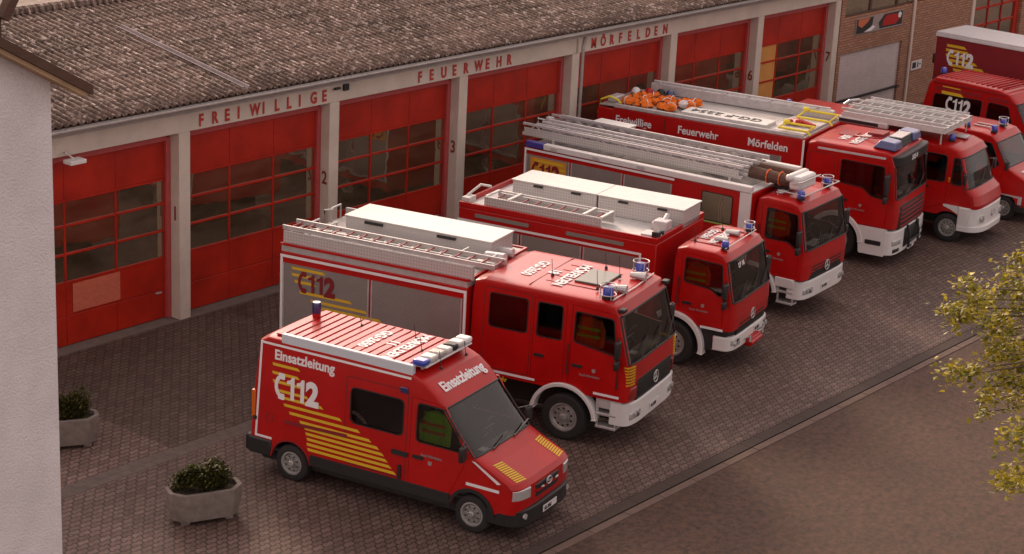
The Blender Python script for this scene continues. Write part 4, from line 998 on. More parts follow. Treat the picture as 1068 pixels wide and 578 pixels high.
def whips(root, pts):
    m = MB()
    for x, y, z, h in pts: m.tube([(x, y, z), (x - .04, y + .02, z + h)], .006, 5); m.lathe_z([(.035, 0), (.02, .05), (.001, .05)], (x, y, z), 8)
    m.build('antenna', 'dark', root)

# ---- 2: crew cab pumper with silver shutters
A = place('pumper_truck', 'red crew cab fire truck with silver shutters, parked directly behind the command van', 1.82, -9.387, 13.13)
sa = Side(1.16, .8, 1.08, 2.75)
pa = atego_prof(-1.98, 1.27, 2.79, .98, sa, 1.70, 2.56, 1.02)
w1 = rpoly([(-1.60, 1.92), (-.84, 1.92), (-.84, 2.54), (-1.60, 2.54)], .06)
w2 = rpoly([(-.62, 1.92), (-.14, 1.92), (-.14, 2.54), (-.62, 2.54)], .05)
w3 = rpoly([(.13, 1.95), (.86, 1.84), (.95, 1.84), (.86, 2.48), (.13, 2.50)], .05)
tcab(A, xr=-1.98, prof=pa, arch=(0, .64, .45), zb=.98, side=sa, win=[w1], doors=[([(-.70, 1.02), (-.06, 1.14), (-.06, 2.62), (-.70, 2.62)], w2, (-.55, 1.55)), ([(.06, 1.14), (.50, 1.0), (1.0, 1.0), (.99, 1.75), (.90, 2.58), (.06, 2.62)], w3, (.22, 1.50))], wscr=(2, 4))
interior(A, -1.9, 1.2, 1.08, 1.1, 1.62, .1, rows=2)
rig(A, -1.98, 1.27, 1.16, -6.05)
for sd in (-1, 1): fender(A, 0, .45, .60, .075, sd * 1.20 if sd < 0 else .98, -.98 if sd < 0 else 1.20, 172, 8)
truck_front(A, 1.27, 1.14, .50, .95, 1.36)
for sd in (-1, 1):
    m = MB(); y0, y1 = sorted((sd * .74, sd * .985)); planprism(m, .95, 1.315, 1.15, 1.02, 1.24, 5, y0=y0, y1=y1, inset=.01); m.build('corner_lamp', mat('red_lens', (.25, .01, .01), .2, coat=.8), A)
plate_(A, 1.335, 0, .66, 'GG 2650')
steps(A, .64, 1.04, -1.14, .40, .90); steps(A, .64, 1.04, 1.14, .40, .90)
m = MB()
for sd in (-1, 1): m.box(.62, 1.12, sd * 1.02 - .1, sd * 1.02 + .1, .78, .97)
m.build('entry_skirt', 'rack', A, bevel=.02)
tape_frame(A, sa, -1, [(-1.93, 1.06), (-.62, 1.06)], .045); tape_frame(A, sa, -1, [(.60, 1.06), (1.06, 1.06)], .045)
m = MB()
for k in range(7): planprism(m, 1.0, 1.312, 1.165, 1.30 + k * .055, 1.325 + k * .055, 5, y0=-.97, y1=-.80)
for k in range(7): planprism(m, 1.0, 1.312, 1.165, 1.30 + k * .055, 1.325 + k * .055, 5, y0=.80, y1=.97)
m.build('stripe_marking', 'yellow', A)
text(A, 'lettering', 'Feuerwehr', (-1.6, -1.165, .90), (1, 0, 0), (0, 0, 1), .09, 'yellow', sx=.8, bold=.02)
sbA = Side(1.235, 0, 1.234, 3)
boxbody(A, -6.05, -2.02, 1.23, .62, 2.58)
shutters(A, sbA, [(-5.98, -4.10), (-4.02, -2.12)], .80, 2.36, -1)
shutters(A, sbA, [(-5.98, -4.10), (-4.02, -2.12)], .80, 2.36, 1)
tape_frame(A, sbA, -1, [(-6.03, .85), (-6.03, 2.50), (-2.05, 2.50), (-2.05, .9)], .055)
emblem(A, Side(1.247, 0, 1.246, 3), -1, -5.62, 1.84, .40, 'maroon', [(-5.78, -5.1, 2.26), (-5.78, -5.3, 2.13), (-5.72, -5.3, 2.0), (-5.6, -4.5, 1.80), (-5.35, -4.15, 1.67), (-5.15, -3.85, 1.56), (-4.9, -3.5, 1.44), (-4.7, -3.2, 1.33), (-4.5, -3.0, 1.21), (-4.3, -2.8, 1.1)], sw=.055)
m = MB(); m.box(-6.05, -2.02, -1.22, 1.22, 2.582, 2.70); m.build('roof_frame', 'alu', A)
m = MB(); m.box(-6.07, -2.0, -1.24, -1.19, 2.70, 2.745); m.box(-6.07, -2.0, 1.19, 1.24, 2.70, 2.745); m.box(-2.05, -2.0, -1.19, 1.19, 2.70, 2.745); m.build('roof_edge', 'red', A)
m = MB(); m.box(-6.05, -2.05, -1.17, 1.17, 2.702, 2.72); m.build('roof_deck', 'plate', A)
m = MB(); m.box(-6.04, -1.95, -1.17, -1.13, 2.725, 2.97); m.box(-6.02, -2.3, 1.10, 1.15, 2.725, 2.9)
m.build('gallery_board', 'tread', A)
ladder(A, -6.1, -1.55, -1.10, -.62, 3.02, .09, .29, rmt='red_dark')
ladder(A, -5.9, -1.9, -.50, -.12, 2.86, .07, .3)
m = MB()
for x in (-5.9, -5.5, -2.6, -1.95): m.tube([(x, -1.13, 2.72), (x, -1.13, 2.97), (x, -.1, 2.97), (x, -.1, 2.72)], .018, 6)
m.build('ladder_rack', 'alu', A)
m = MB(); m.box(-5.45, -2.25, .15, 1.08, 2.725, 3.05); bx = m.build('roof_locker', 'tread', A, bevel=.01)
m = MB(); m.box(-5.47, -2.23, .13, 1.10, 3.05, 3.08); m.build('lid', 'alu_box', bx, bevel=.01)
m = MB(); m.box(-5.0, -4.6, .10, .13, 2.98, 3.03); m.box(-3.4, -3.0, .10, .13, 2.98, 3.03); m.build('latch', 'dark', bx)
m = MB(); m.tube([(-2.3, .5, 2.82), (-1.95, .5, 2.82)], .09, 12); m.tube([(-2.2, -.15, 2.88), (-1.8, -.15, 2.90)], .11, 12); m.box(-2.3, -1.9, -.45, -.2, 2.72, 2.85); m.build('floodlight', 'rack', A, bevel=.01)
m = MB(); m.tube([(-6.0, .25, 2.72), (-6.0, .25, 3.05), (-5.8, .25, 3.1)], .02, 6); m.tube([(-6.05, .6, 2.72), (-6.05, .6, 3.0), (-6.05, .95, 3.0), (-6.05, .95, 2.72)], .02, 6); m.build('access_rail', 'alu', A)
beacon(A, .62, -.86, 2.82, .105, .2); beacon(A, .55, .82, 2.82, .105, .2)
m = MB()
for y in (-.45, .45): m.tube([(.50, y, 2.86), (.8, y + .03, 2.86)], [.05, .085], 10)
m.tube([(.76, -.95, 2.80), (.80, 0, 2.80), (.76, .95, 2.80)], .014, 6); m.build('air_horn', 'alu', A)
hatch(A, -.28, .30, -.35, .48, 2.79)
m = MB(); m.box(-.905, -.89, -.95, .98, 2.775, 2.803)
for y in (-.55, -.2, .2, .55): m.box(-.75, .30, y - .008, y + .008, 2.79, 2.803)
m.build('roof_seam', 'red_dark', A)
roof_text(A, [('MÖRFELDEN', -.55), ('18', -.90), ('GG-2650', -1.30)], 2.806, .21, y=-.05, sx=.85)
whips(A, [(-.75, -.28, 2.8, .32), (-.1, .7, 2.8, .3), (.35, .3, 2.82, .4), (.3, -.6, 2.82, .35)])
for sd in (-1, 1): mirror(A, 1.0, sd * 1.28, 2.0, sd, .34, .18, .22)
m = MB()
for y in (-.75, -.1, .5): m.bar((1.31, y, 1.74), (1.20, y + .5, 2.02), .02, .012)
m.build('wiper', 'dark', A)
m = MB(); m.box(.93, 1.05, -1.09, -.93, 2.63, 2.70); m.box(.93, 1.05, .93, 1.09, 2.63, 2.70); m.build('marker_lamp', 'dark', A, bevel=.015)
jacket('work_jacket', 'orange-red jacket hanging in the cab of the silver-shuttered pumper', A, .36, -.97, 2.42, 'jacket', 'hivis', 'jacket', .6)

# ---- 3: short cab truck with roof lockers
Bt = place('rescue_truck', 'red short cab fire truck with long flat roof lockers and a red winch', 6.59, -8.476, 11.43)
sb = Side(1.08, .8, 1.0, 2.5)
pb = atego_prof(-.10, 1.28, 2.52, .92, sb, 1.52, 2.34, 1.08)
wb_ = rpoly([(.16, 1.80), (.75, 1.74), (.93, 1.62), (.99, 1.66), (.94, 2.26), (.16, 2.29)], .05)
tcab(Bt, xr=-.10, prof=pb, arch=(0, .45, .62), zb=.92, side=sb, win=[], doors=[([(.08, 1.12), (.46, .96), (1.04, .96), (1.05, 1.6), (.97, 2.34), (.08, 2.38)], wb_, (.25, 1.36))], wscr=(2, 4))
interior(Bt, -.05, 1.2, 1.0, 1.0, 1.45, .25)
rig(Bt, -.1, 1.28, 1.08, -5.0, wr=.47, ty=.98)
for sd in (-1, 1): fender(Bt, 0, .45, .60, .10, -1.14 if sd < 0 else .94, -.94 if sd < 0 else 1.14, 120, -8)
truck_front(Bt, 1.25, 1.08, .48, .78, 1.30)
m = MB(); planprism(m, .9, 1.26, 1.06, .80, .94, 5, inset=.01); m.build('front_apron', 'dark', Bt)
m = MB(); m.box(.6, 1.15, -1.02, 1.02, .42, .90); m.build('step_box', 'chassis', Bt, bevel=.03)
for sd in (-1, 1): m = MB(); m.box(.86, .98, sd * 1.03 - .01, sd * 1.03 + .01, .70, .75); m.build('turn_signal', 'amber', Bt, bevel=.005)
tape_frame(Bt, sb, -1, [(.62, .93), (1.06, .93)], .05); 
m = MB(); m.box(1.25, 1.42, -.28, .28, .42, .60); m.tube([(1.38, -.3, .5), (1.38, .3, .5)], .07, 12); m.build('winch', 'red', Bt, bevel=.02)
m = MB()
for y in (-.35, .35): m.tube([(1.3, y, .6), (1.42, y, .68), (1.42, y, .56)], .022, 6)
m.build('tow_shackle', 'alu', Bt)
plate_(Bt, 1.312, .35, .68, 'GG 2561')
s2_ = Side(1.235, 0, 1.234, 3)
boxbody(Bt, -5.0, -.42, 1.23, .70, 2.50)
shutters(Bt, s2_, [(-4.92, -3.55), (-3.47, -2.1), (-2.02, -.8)], .85, 2.16, -1); shutters(Bt, s2_, [(-4.92, -3.55), (-3.47, -2.1), (-2.02, -.8)], .85, 2.16, 1)
tape_frame(Bt, s2_, -1, [(-4.98, .9), (-4.98, 2.24), (-.76, 2.24), (-.76, .9)], .05)
m = MB()
for a, b_ in ((-4.6, -3.32), (-2.45, -1.14)): s2_.slab(m, rpoly([(a, 2.34), (b_, 2.34), (b_, 2.42), (a, 2.42)], .02), -1, .001, .012)
m.build('scene_light_strip', mat('grey_lamp_strip', (.22, .20, .18), .4), Bt)
m = MB(); m.box(-5.0, -.42, -1.23, -1.17, 2.503, 2.62); m.box(-5.0, -.42, 1.17, 1.23, 2.503, 2.62); m.box(-.48, -.42, -1.17, 1.17, 2.503, 2.62); m.box(-5.0, -4.94, -1.17, 1.17, 2.503, 2.62); m.build('roof_edge', 'red', Bt, bevel=.008)
m = MB(); m.box(-4.94, -.48, -1.17, 1.17, 2.503, 2.52); m.build('roof_deck', 'alu_box', Bt)
m = MB(); m.box(-4.42, -2.42, .08, .98, 2.525, 2.90); m.box(-2.38, -.42, .08, .98, 2.525, 2.90); bx = m.build('roof_locker', 'tread', Bt, bevel=.01)
m = MB(); m.box(-4.44, -2.405, .05, 1.01, 2.90, 2.93); m.box(-2.395, -.40, .05, 1.01, 2.90, 2.93); m.build('lid', 'alu_box', bx, bevel=.008)
m = MB()
for x in (-3.9, -3.0, -1.9, -1.0): m.box(x, x + .22, .03, .055, 2.84, 2.88)
m.build('latch', 'dark', bx)
m = MB(); m.box(-4.45, -1.72, -1.14, -1.09, 2.56, 2.80); m.box(-4.45, -1.72, -.52, -.47, 2.56, 2.80); fr_ = m.build('ladder_box', 'tread', Bt, bevel=.01)
ladder(Bt, -4.40, -1.75, -1.03, -.58, 2.74, .07, .29, rmt='red_dark')
m = MB()
for x in (-4.42, -3.9, -2.15, -1.75): m.bar((x, -1.1, 2.80), (x, -.5, 2.80), .06, .03)
m.build('cross_bar', 'alu_box', fr_)
m = MB(); m.box(-.85, -.45, -1.1, -.75, 2.52, 2.64); m.box(-.8, -.5, -.6, -.3, 2.55, 2.80); m.tube([(-.65, -.45, 2.7), (-.65, -.2, 2.85)], .06, 8); m.box(-.95, -.6, -.35, -.05, 2.52, 2.68); m.build('monitor', 'rack', Bt, bevel=.02)
m = MB(); m.box(-.6, -.44, -1.12, -.98, 2.42, 2.72); m.box(-.55, -.44, -.92, -.8, 2.5, 2.7); m.build('mast_lamp', 'dark', Bt, bevel=.02)
m = MB(); m.tube([(-4.95, -.95, 2.5), (-4.95, -.95, 2.7), (-4.75, -.75, 2.92), (-4.5, -.75, 2.92)], .03, 8); m.box(-4.98, -4.8, -1.15, -.85, 2.6, 2.7); m.build('access_rail', 'alu_box', Bt)
beacon(Bt, .85, -.72, 2.55, .075, .15, guard=False); beacon(Bt, .80, .72, 2.57, .075, .15)
m = MB()
for y in (-.3, .3): m.tube([(.45, y, 2.58), (.75, y, 2.58)], [.04, .07], 10)
m.tube([(.90, -.85, 2.56), (.95, 0, 2.60), (.90, .85, 2.56)], .012, 6); m.build('air_horn', 'alu', Bt)
m = MB()
for y in (-.6, -.3, .3, .6): m.box(.05, .75, y - .012, y + .012, 2.525, 2.54)
m.build('roof_rib', 'red_dark', Bt)
roof_text(Bt, [('MÖRFELDEN', .40), ('GG-2561', .13)], 2.543, .17, y=0, sx=.8)
whips(Bt, [(.15, -.6, 2.53, .3), (.3, .5, 2.53, .3)])
for sd in (-1, 1): mirror(Bt, 1.06, sd * 1.18, 1.78, sd, .34, .18, .18)
m = MB()
for y in (-.7, -.05, .5): m.bar((1.30, y, 1.56), (1.2, y + .45, 1.83), .02, .012)
m.build('wiper', 'dark', Bt)
text(Bt, 'lettering', 'LF 16', (1.19, -.75, 2.20), (0, 1, 0), (-.25, 0, 1), .10, 'tape', sx=1, bold=.02)
jacket('work_jacket', 'orange jacket with yellow band hanging in the cab of the truck with roof lockers', Bt, .36, -.90, 2.2, 'jacket', 'hivis', 'jacket', .5)

# ---- 4: turntable ladder
Lt = place('ladder_truck', 'red turntable ladder truck with folded ladder, white side band and small white basket', 10.844, -7.755, 5.25)
sl_ = Side(1.12, .8, 1.03, 2.6)
pl = atego_prof(-.05, 1.28, 2.62, .90, sl_, 1.58, 2.42, 1.10)
wl = rpoly([(.25, 1.72), (.80, 1.72), (1.0, 1.60), (1.05, 1.66), (.97, 2.34), (.25, 2.38)], .05)
tcab(Lt, xr=-.05, prof=pl, arch=(0, .50, .62), zb=.90, side=sl_, win=[], doors=[([(.12, 1.16), (.50, .98), (1.08, .98), (1.09, 1.6), (1.0, 2.44), (.12, 2.46)], wl, (.30, 1.42))], wscr=(2, 4))
interior(Lt, 0, 1.2, 1.03, 1.0, 1.52, .28)
rig(Lt, -.05, 1.28, 1.1, -6.05, ty=.98)
for sd in (-1, 1): fender(Lt, 0, .45, .58, .09, -1.17 if sd < 0 else .95, -.95 if sd < 0 else 1.17, 172, 8)
truck_front(Lt, 1.26, 1.12, .44, .86, 1.22)
plate_(Lt, 1.322, 0, .60, 'GG 2570')
steps(Lt, .66, 1.06, -1.12, .30, .80)
m = MB()
for sd in (-1, 1): m.box(.60, 1.06, sd * 1.04 - .1, sd * 1.04 + .1, .68, .90)
m.build('entry_skirt', 'white', Lt, bevel=.02)
for sd in (-1, 1): m = MB(); y0, y1 = sorted((sd * .78, sd * .97)); planprism(m, 1.0, 1.285, 1.12, 1.0, 1.14, 5, y0=y0, y1=y1); m.build('turn_signal', 'amber', Lt)
s3 = Side(1.235, 0, 1.234, 3)
boxbody(Lt, -6.08, -.08, 1.23, .62, 2.66)
shutters(Lt, s3, [(-6.0, -4.83), (-4.75, -3.40), (-3.32, -2.10)], .80, 2.50, -1); shutters(Lt, s3, [(-6.0, -4.83), (-4.75, -3.40), (-3.32, -2.10)], .80, 2.50, 1)
tape_frame(Lt, s3, -1, [(-6.05, .85), (-6.05, 2.62), (-2.05, 2.62)], .05)
m = MB(); s3.slab(m, [(-5.9, 1.9), (-4.9, 1.9), (-4.9, 2.46), (-5.9, 2.46)], -1, .0085, .0105); m.build('emblem_field', mat('yellow_orange_film', (.60, .26, .03), .5), Lt)
emblem(Lt, Side(1.248, 0, 1.247, 3), -1, -5.82, 1.96, .38, 'maroon', [(-5.78, -5.0, 2.36), (-5.78, -4.95, 2.24), (-5.78, -4.95, 2.12)], sw=.05)
m = MB(); m.box(-5.55, -.10, -1.27, -1.10, 2.668, 2.81); m.box(-5.55, -.1, 1.10, 1.27, 2.668, 2.81); wb2 = m.build('side_light_box', 'white', Lt, bevel=.02)
m = MB(); m.box(-6.05, -5.56, -1.26, -1.10, 2.668, 2.81); m.build('blue_panel', 'blue_paint', Lt, bevel=.02)
for x in (-5.35, -4.2, -3.0): m = MB(); m.box(x, x + .2, -1.282, -1.268, 2.70, 2.78); m.build('marker_lamp', 'rack', wb2, bevel=.01)
m = MB(); s3.slab(m, [(-.36, .95), (-.09, .95), (-.09, 2.66), (-.36, 2.66)], -1, .001, .02); m.box(-.36, -.09, -1.25, 1.25, 2.662, 2.70); m.build('white_band', 'white', Lt, bevel=.01)
w4 = rpoly([(-1.30, 1.88), (-.55, 1.88), (-.55, 2.50), (-1.30, 2.50)], .05)
m = MB(); s3.slab(m, w4, -1, .001, .006); pw = m.build('crew_window', 'pane', Lt); m = MB(); s3.ring(m, w4, .02, -1, .001, .014); m.build('seal', 'seal', pw)
m = MB(); s3.slab(m, [(-1.3, 1.82), (-.5, 1.82), (-.5, 1.85), (-1.3, 1.85)], -1, .001, .02); m.build('trim', 'green', Lt)
m = MB(); m.box(-6.05, -.38, -1.09, 1.09, 2.664, 2.70); m.build('roof_deck', 'plate', Lt)
m = MB(); m.lathe_z([(.55, 0), (.55, .12), (.45, .15), (.45, .3), (.001, .3)], (-1.6, .1, 2.66), 24); m.build('turntable', 'rack', Lt)
# ladder set: four nested lattice sections
def lattice(x0, x1, yw, z, h, nm, cy, mt='rack'):
    m = MB()
    for s_ in (-1, 1):
        y = cy + s_ * yw
        m.bar((x0, y, z + h), (x1, y, z + h), .05, .05); m.bar((x0, y, z), (x1, y, z), .06, .07)
        x = x0 + .05; k = 0
        while x < x1 - .3:
            a, b_ = (z, z + h) if k % 2 == 0 else (z + h, z); m.bar((x, y, a), (x + .3, y, b_), .025, .025); x += .3; k += 1
    return m
cy = -.08
main = lattice(-6.50, -.62, .62, 2.82, .24, 'l', cy).build('ladder_section', 'rack', Lt)
mm_ = MB()
for s_ in (-1, 1): mm_.box(-6.45, -.7, cy + s_ * .65 - .006, cy + s_ * .65 + .006, 2.79, 2.98)
mm_.build('side_plate', 'tread', main)
x = -6.4; rg = MB()
while x < -.7: rg.tube([(x, cy - .6, 2.84), (x, cy + .6, 2.84)], .018, 6); x += .3
rg.build('rung', 'hose', main)['kind'] = 'stuff'
for k, (yw, z, x1) in enumerate(((.50, 2.88, -.55), (.40, 2.93, -.5), (.30, 2.98, -.45))):
    o = lattice(-6.2 + .1 * k, x1, yw, z, .19, 's', cy).build('ladder_section', 'rack', Lt)
    x = -5.9 + .1 * k; rg = MB()
    while x < x1 - .1: rg.tube([(x, cy - yw, z), (x, cy + yw, z)], .016, 6); x += .3
    rg.build('rung', 'hose', o)['kind'] = 'stuff'
m = MB(); m.tube([(-.55, cy - .35, 2.93), (.55, cy - .35, 2.89)], .14, 12); m.tube([(-.5, cy + .02, 2.97), (.5, cy + .02, 2.95)], .12, 12); pk = m.build('stretcher_roll', 'hose', Lt)
m = MB()
for x in (-.1, .2): m.tube([(x, cy - .35 + .16 * math.cos(t), 2.91 + .15 * math.sin(t)) for t in [2 * math.pi * k / 12 for k in range(12)]], .015, 5, True)
m.build('strap', 'jacket', pk)
m = MB(); m.box(.50, .80, -.66, .12, 2.76, 3.07); m.box(.42, .6, -.72, .18, 2.95, 3.10); m.build('basket', 'white', Lt, bevel=.06)
m = MB(); m.tube([(.6, -.70, 2.9), (.85, -.75, 3.0), (.85, .2, 3.0), (.6, .16, 2.9)], .014, 6); m.build('basket_rail', 'alu', Lt)
m = MB(); m.box(.0, .35, -.35, .35, 2.63, 2.78); m.build('ladder_rest', 'dark', Lt, bevel=.02)
m = MB(); m.box(-5.35, -4.40, .42, .98, 2.86, 3.06); tb_ = m.build('tool_case', 'rack', Lt, bevel=.015); m = MB(); m.box(-5.38, -4.37, .39, 1.01, 3.06, 3.09); m.build('lid', 'alu_box', tb_, bevel=.01)
m = MB(); m.box(-4.35, -1.0, .62, .98, 2.82, 3.00); m.build('cable_tray', 'rack', Lt, bevel=.015)
m = MB()
for x in (-5.5, -4.6, -3.4, -1.2): m.box(x, x + .06, .62, .95, 2.70, 2.84)
for x in (-5.6, -.9): m.bar((x, cy - .65, 2.70), (x, cy - .65, 2.80), .06, .08); m.bar((x, cy + .65, 2.70), (x, cy + .65, 2.80), .06, .08)
m.build('rest_post', 'rack', Lt)
m = MB(); m.tube([(-6.3, cy - .3, 3.05), (-6.3, cy - .3, 3.15), (-6.1, cy - .3, 3.15)], .02, 6); m.box(-6.25, -6.1, cy - .05, cy + .12, 3.04, 3.15); m.build('pulley', 'rack', main, bevel=.01)
m = MB(); m.tube([(-5.2, -.85, 2.72), (-4.6, -.9, 2.74), (-4.0, -.88, 2.72), (-3.1, -.9, 2.74), (-2.2, -.88, 2.72)], .028, 6); m.build('hydraulic_hose', 'hose', Lt)
beacon(Lt, .88, -.78, 2.66, .085, .18, guard=False); beacon(Lt, .80, .72, 2.66, .09, .18)
m = MB(); m.tube([(.35, -.85, 2.66), (.35, -.85, 2.76), (1.0, -.85, 2.74), (1.0, .9, 2.74), (.35, .9, 2.76), (.35, .9, 2.66)], .014, 6); m.build('roof_rail', 'alu', Lt)
roof_text(Lt, [('GG-2570', .22)], 2.655, .16, y=-.35, sx=.8)
for sd in (-1, 1): mirror(Lt, 1.08, sd * 1.22, 1.88, sd, .34, .18, .18)
m = MB()
for y in (-.7, -.05, .5): m.bar((1.31, y, 1.62), (1.2, y + .45, 1.88), .02, .012)
m.build('wiper', 'dark', Lt)
m = MB(); m.box(.95, 1.15, -.55, -.2, 1.56, 1.60); m.build('dash_paper', 'tape', Lt)
jacket('work_jacket', 'lime and orange jacket hanging in the cab of the turntable ladder truck', Lt, .46, -.93, 2.32, 'jacket', 'hivis', 'jacket', .55)

# ---- 5: big tanker with long banner
Mt = place('tanker_truck', 'largest fire truck, Freiwillige Feuerwehr Mörfelden banner and orange bundles on its roof', 15.72, -6.98, 9.96)
sm_ = Side(1.19, .8, 1.13, 2.8)
pm = atego_prof(-.95, 1.46, 2.84, .98, sm_, 1.72, 2.50, 1.34, rr=.16)
wm = rpoly([(-.02, 1.93), (.55, 1.90), (.80, 1.72), (1.13, 1.70), (1.05, 2.46), (-.02, 2.48)], .05)
tcab(Mt, xr=-.95, prof=pm, arch=(0, .55, .64), zb=.98, side=sm_, win=[], doors=[([(-.10, 1.22), (.42, 1.14), (.62, 1.0), (1.20, 1.0), (1.22, 1.7), (1.13, 2.56), (-.10, 2.58)], wm, (.12, 1.52))], wscr=(2, 4))
interior(Mt, -.9, 1.38, 1.12, 1.1, 1.64, .15)
rig(Mt, -.95, 1.46, 1.19, -6.5, wr=.50, ty=1.0)
for sd in (-1, 1): fender(Mt, 0, .50, .60, .12, -1.24 if sd < 0 else 1.0, -1.0 if sd < 0 else 1.24, 175, 5)
m = MB()
for sd in (-1, 1): sm_.slab(m, rpoly([(.64, .30), (1.28, .30), (1.28, .97), (.55, .97)], .03), sd, -.2, .035)
sk = m.build('entry_skirt', 'white', Mt, bevel=.012)
m = MB(); sm_.slab(m, rpoly([(.78, .55), (1.18, .55), (1.18, .66), (.78, .66)], .03), -1, .036, .045); m.build('step_recess', 'dark', sk)
m = MB(); planprism(m, 1.05, 1.52, 1.22, .32, .92, 5, inset=.03); bp = m.build('bumper', 'white', Mt)
for sd in (-1, 1):
    m = MB(); y0, y1 = sorted((sd * .62, sd * .93)); planprism(m, 1.1, 1.528, 1.22, .56, .70, 5, y0=y0, y1=y1, inset=.01); m.build('headlight', 'lampglass', bp)
    m = MB(); y0, y1 = sorted((sd * .66, sd * .9)); planprism(m, 1.1, 1.526, 1.22, .38, .48, 5, y0=y0, y1=y1, inset=.01); m.build('fog_lamp', 'dark', bp)
m = MB(); planprism(m, 1.1, 1.53, 1.22, .42, .90, 5, y0=-.45, y1=.45, inset=.01); m.build('winch_opening', 'dark', bp)
m = MB(); planprism(m, 1.0, 1.50, 1.17, .93, 1.52, 5, y0=-.78, y1=.78, inset=.01); gr = m.build('grille', 'dark', Mt)
m = MB()
for k in range(5): planprism(m, 1.0, 1.512, 1.17, .98 + k * .11, 1.03 + k * .11, 5, y0=-.72, y1=.72)
m.build('grille_slat', 'red_dark', gr)
m = MB()
for s_ in (-1, 1): m.tube([(1.53, s_ * .35, .95), (1.60, s_ * .35, .7), (1.60, s_ * .35, .4)], .03, 8)
m.tube([(1.60, -.35, .55), (1.60, .35, .55)], .03, 8); m.build('bull_bar', 'dark', Mt)
plate_(Mt, 1.55, -.0, .36, 'GG 2624')
m = MB(); sm_.slab(m, rpoly([(-.66, 2.65), (1.06, 2.65), (1.06, 2.70), (-.66, 2.70)], .02), -1, .002, .02); sm_.slab(m, [(-.66, 2.65), (1.06, 2.65), (1.06, 2.70), (-.66, 2.70)], 1, .002, .02); m.build('roof_gutter', 'rack', Mt)
m = MB(); planprism(m, 1.1, 1.44, 1.12, 2.50, 2.74, 6, inset=.02); m.build('sun_visor', 'dark', Mt)
text(Mt, 'lettering', '2/25-4', (1.448, -.35, 2.56), (0, 1, 0), (0, 0, 1), .12, 'tape', sx=1.0, bold=.015)
m = MB(); m.hexa([(.62, -.92, 2.84), (1.18, -.92, 2.80), (1.18, .92, 2.80), (.62, .92, 2.84), (.78, -.85, 3.03), (1.12, -.85, 2.99), (1.12, .85, 2.99), (.78, .85, 3.03)]); sp = m.build('light_bar', 'dark', Mt, bevel=.03)
for y0, y1 in ((-.98, -.42), (.42, .98)):
    m = MB(); m.hexa([(.66, y0, 2.86), (1.22, y0, 2.83), (1.22, y1, 2.83), (.66, y1, 2.86), (.80, y0 + .04, 3.05), (1.18, y0 + .04, 3.02), (1.18, y1 - .04, 3.02), (.80, y1 - .04, 3.05)]); m.build('blue_lens', mat('frosted_blue_lens', (.07, .09, .24), .25, coat=.6), sp, bevel=.03)
m = MB(); m.box(.84, 1.14, -.36, .36, 3.02, 3.055); m.build('cover_plate', 'rack', sp, bevel=.01)
m = MB(); m.tube([(-.1, -.1, 2.86), (.45, -.3, 2.92), (.62, -.2, 2.94)], .02, 6); m.box(.1, .5, .2, .7, 2.84, 2.92); m.box(-.5, -.1, -.2, .3, 2.84, 2.87); m.build('roof_fitting', 'red_dark', Mt, bevel=.01)
roof_text(Mt, [('MÖRFELDEN', .02), ('GG-2624', -.34)], 2.857, .22, y=-.15, sx=.85)
s5 = Side(1.245, 0, 1.244, 3.2)
boxbody(Mt, -6.15, -1.0, 1.24, .65, 2.83)
boxbody(Mt, -6.62, -6.16, 1.20, .65, 2.78, name='rear_body')
shutters(Mt, s5, [(-6.08, -4.75), (-4.67, -3.1), (-3.02, -1.55)], .85, 2.33, -1); shutters(Mt, s5, [(-6.08, -4.75), (-4.67, -3.1), (-3.02, -1.55)], .85, 2.33, 1)
tape_frame(Mt, s5, -1, [(-.99, 2.82), (-.99, .9)], .05)
for s_, x, sx in (('Freiwillige', -6.07, .90), ('Feuerwehr', -4.33, .90), ('Mörfelden', -2.44, .92)):
    text(Mt, 'lettering', s_, (x, -1.255, 2.46), (1, 0, 0), (0, 0, 1), .20, 'tape', sx=sx, bold=.018)
m = MB(); m.box(-4.705, -4.69, -1.25, -1.243, 2.34, 2.82); m.build('panel_joint', 'dark', Mt)
m = MB(); m.box(-6.15, -1.02, -1.24, -1.16, 2.833, 2.93); m.box(-6.15, -1.02, 1.14, 1.22, 2.833, 2.93); m.build('roof_edge', 'rack', Mt, bevel=.015)
m = MB(); m.box(-6.6, -1.02, -1.15, 1.13, 2.833, 2.85); m.build('roof_deck', 'plate', Mt)
m = MB(); m.box(-6.15, -1.1, .92, 1.12, 2.86, 3.12); m.build('side_trough', 'rack', Mt, bevel=.02)
m = MB(); x = -5.9
while x < -1.3: m.tube([(x, .9, 3.13), (x + .02, 1.14, 3.13)], .02, 6); x += .62
m.tube([(-6.1, 1.02, 3.16), (-1.2, 1.02, 3.16)], .03, 8); m.build('suction_hose', 'rack', Mt)
m = MB(); m.box(-4.35, -2.05, -1.10, -.45, 2.86, 2.99); pb_ = m.build('roof_plate', 'alu_box', Mt, bevel=.01)
text(Mt, 'roof_lettering', 'GG-F 2254', (-2.3, -.62, 2.996), (-1, 0, 0), (0, -1, 0), .30, 'dark', sx=1.0, bold=.012)
m = MB(); m.box(-2.05, -1.1, -1.0, .85, 2.86, 2.90); m.build('tool_tray', 'rack', Mt)
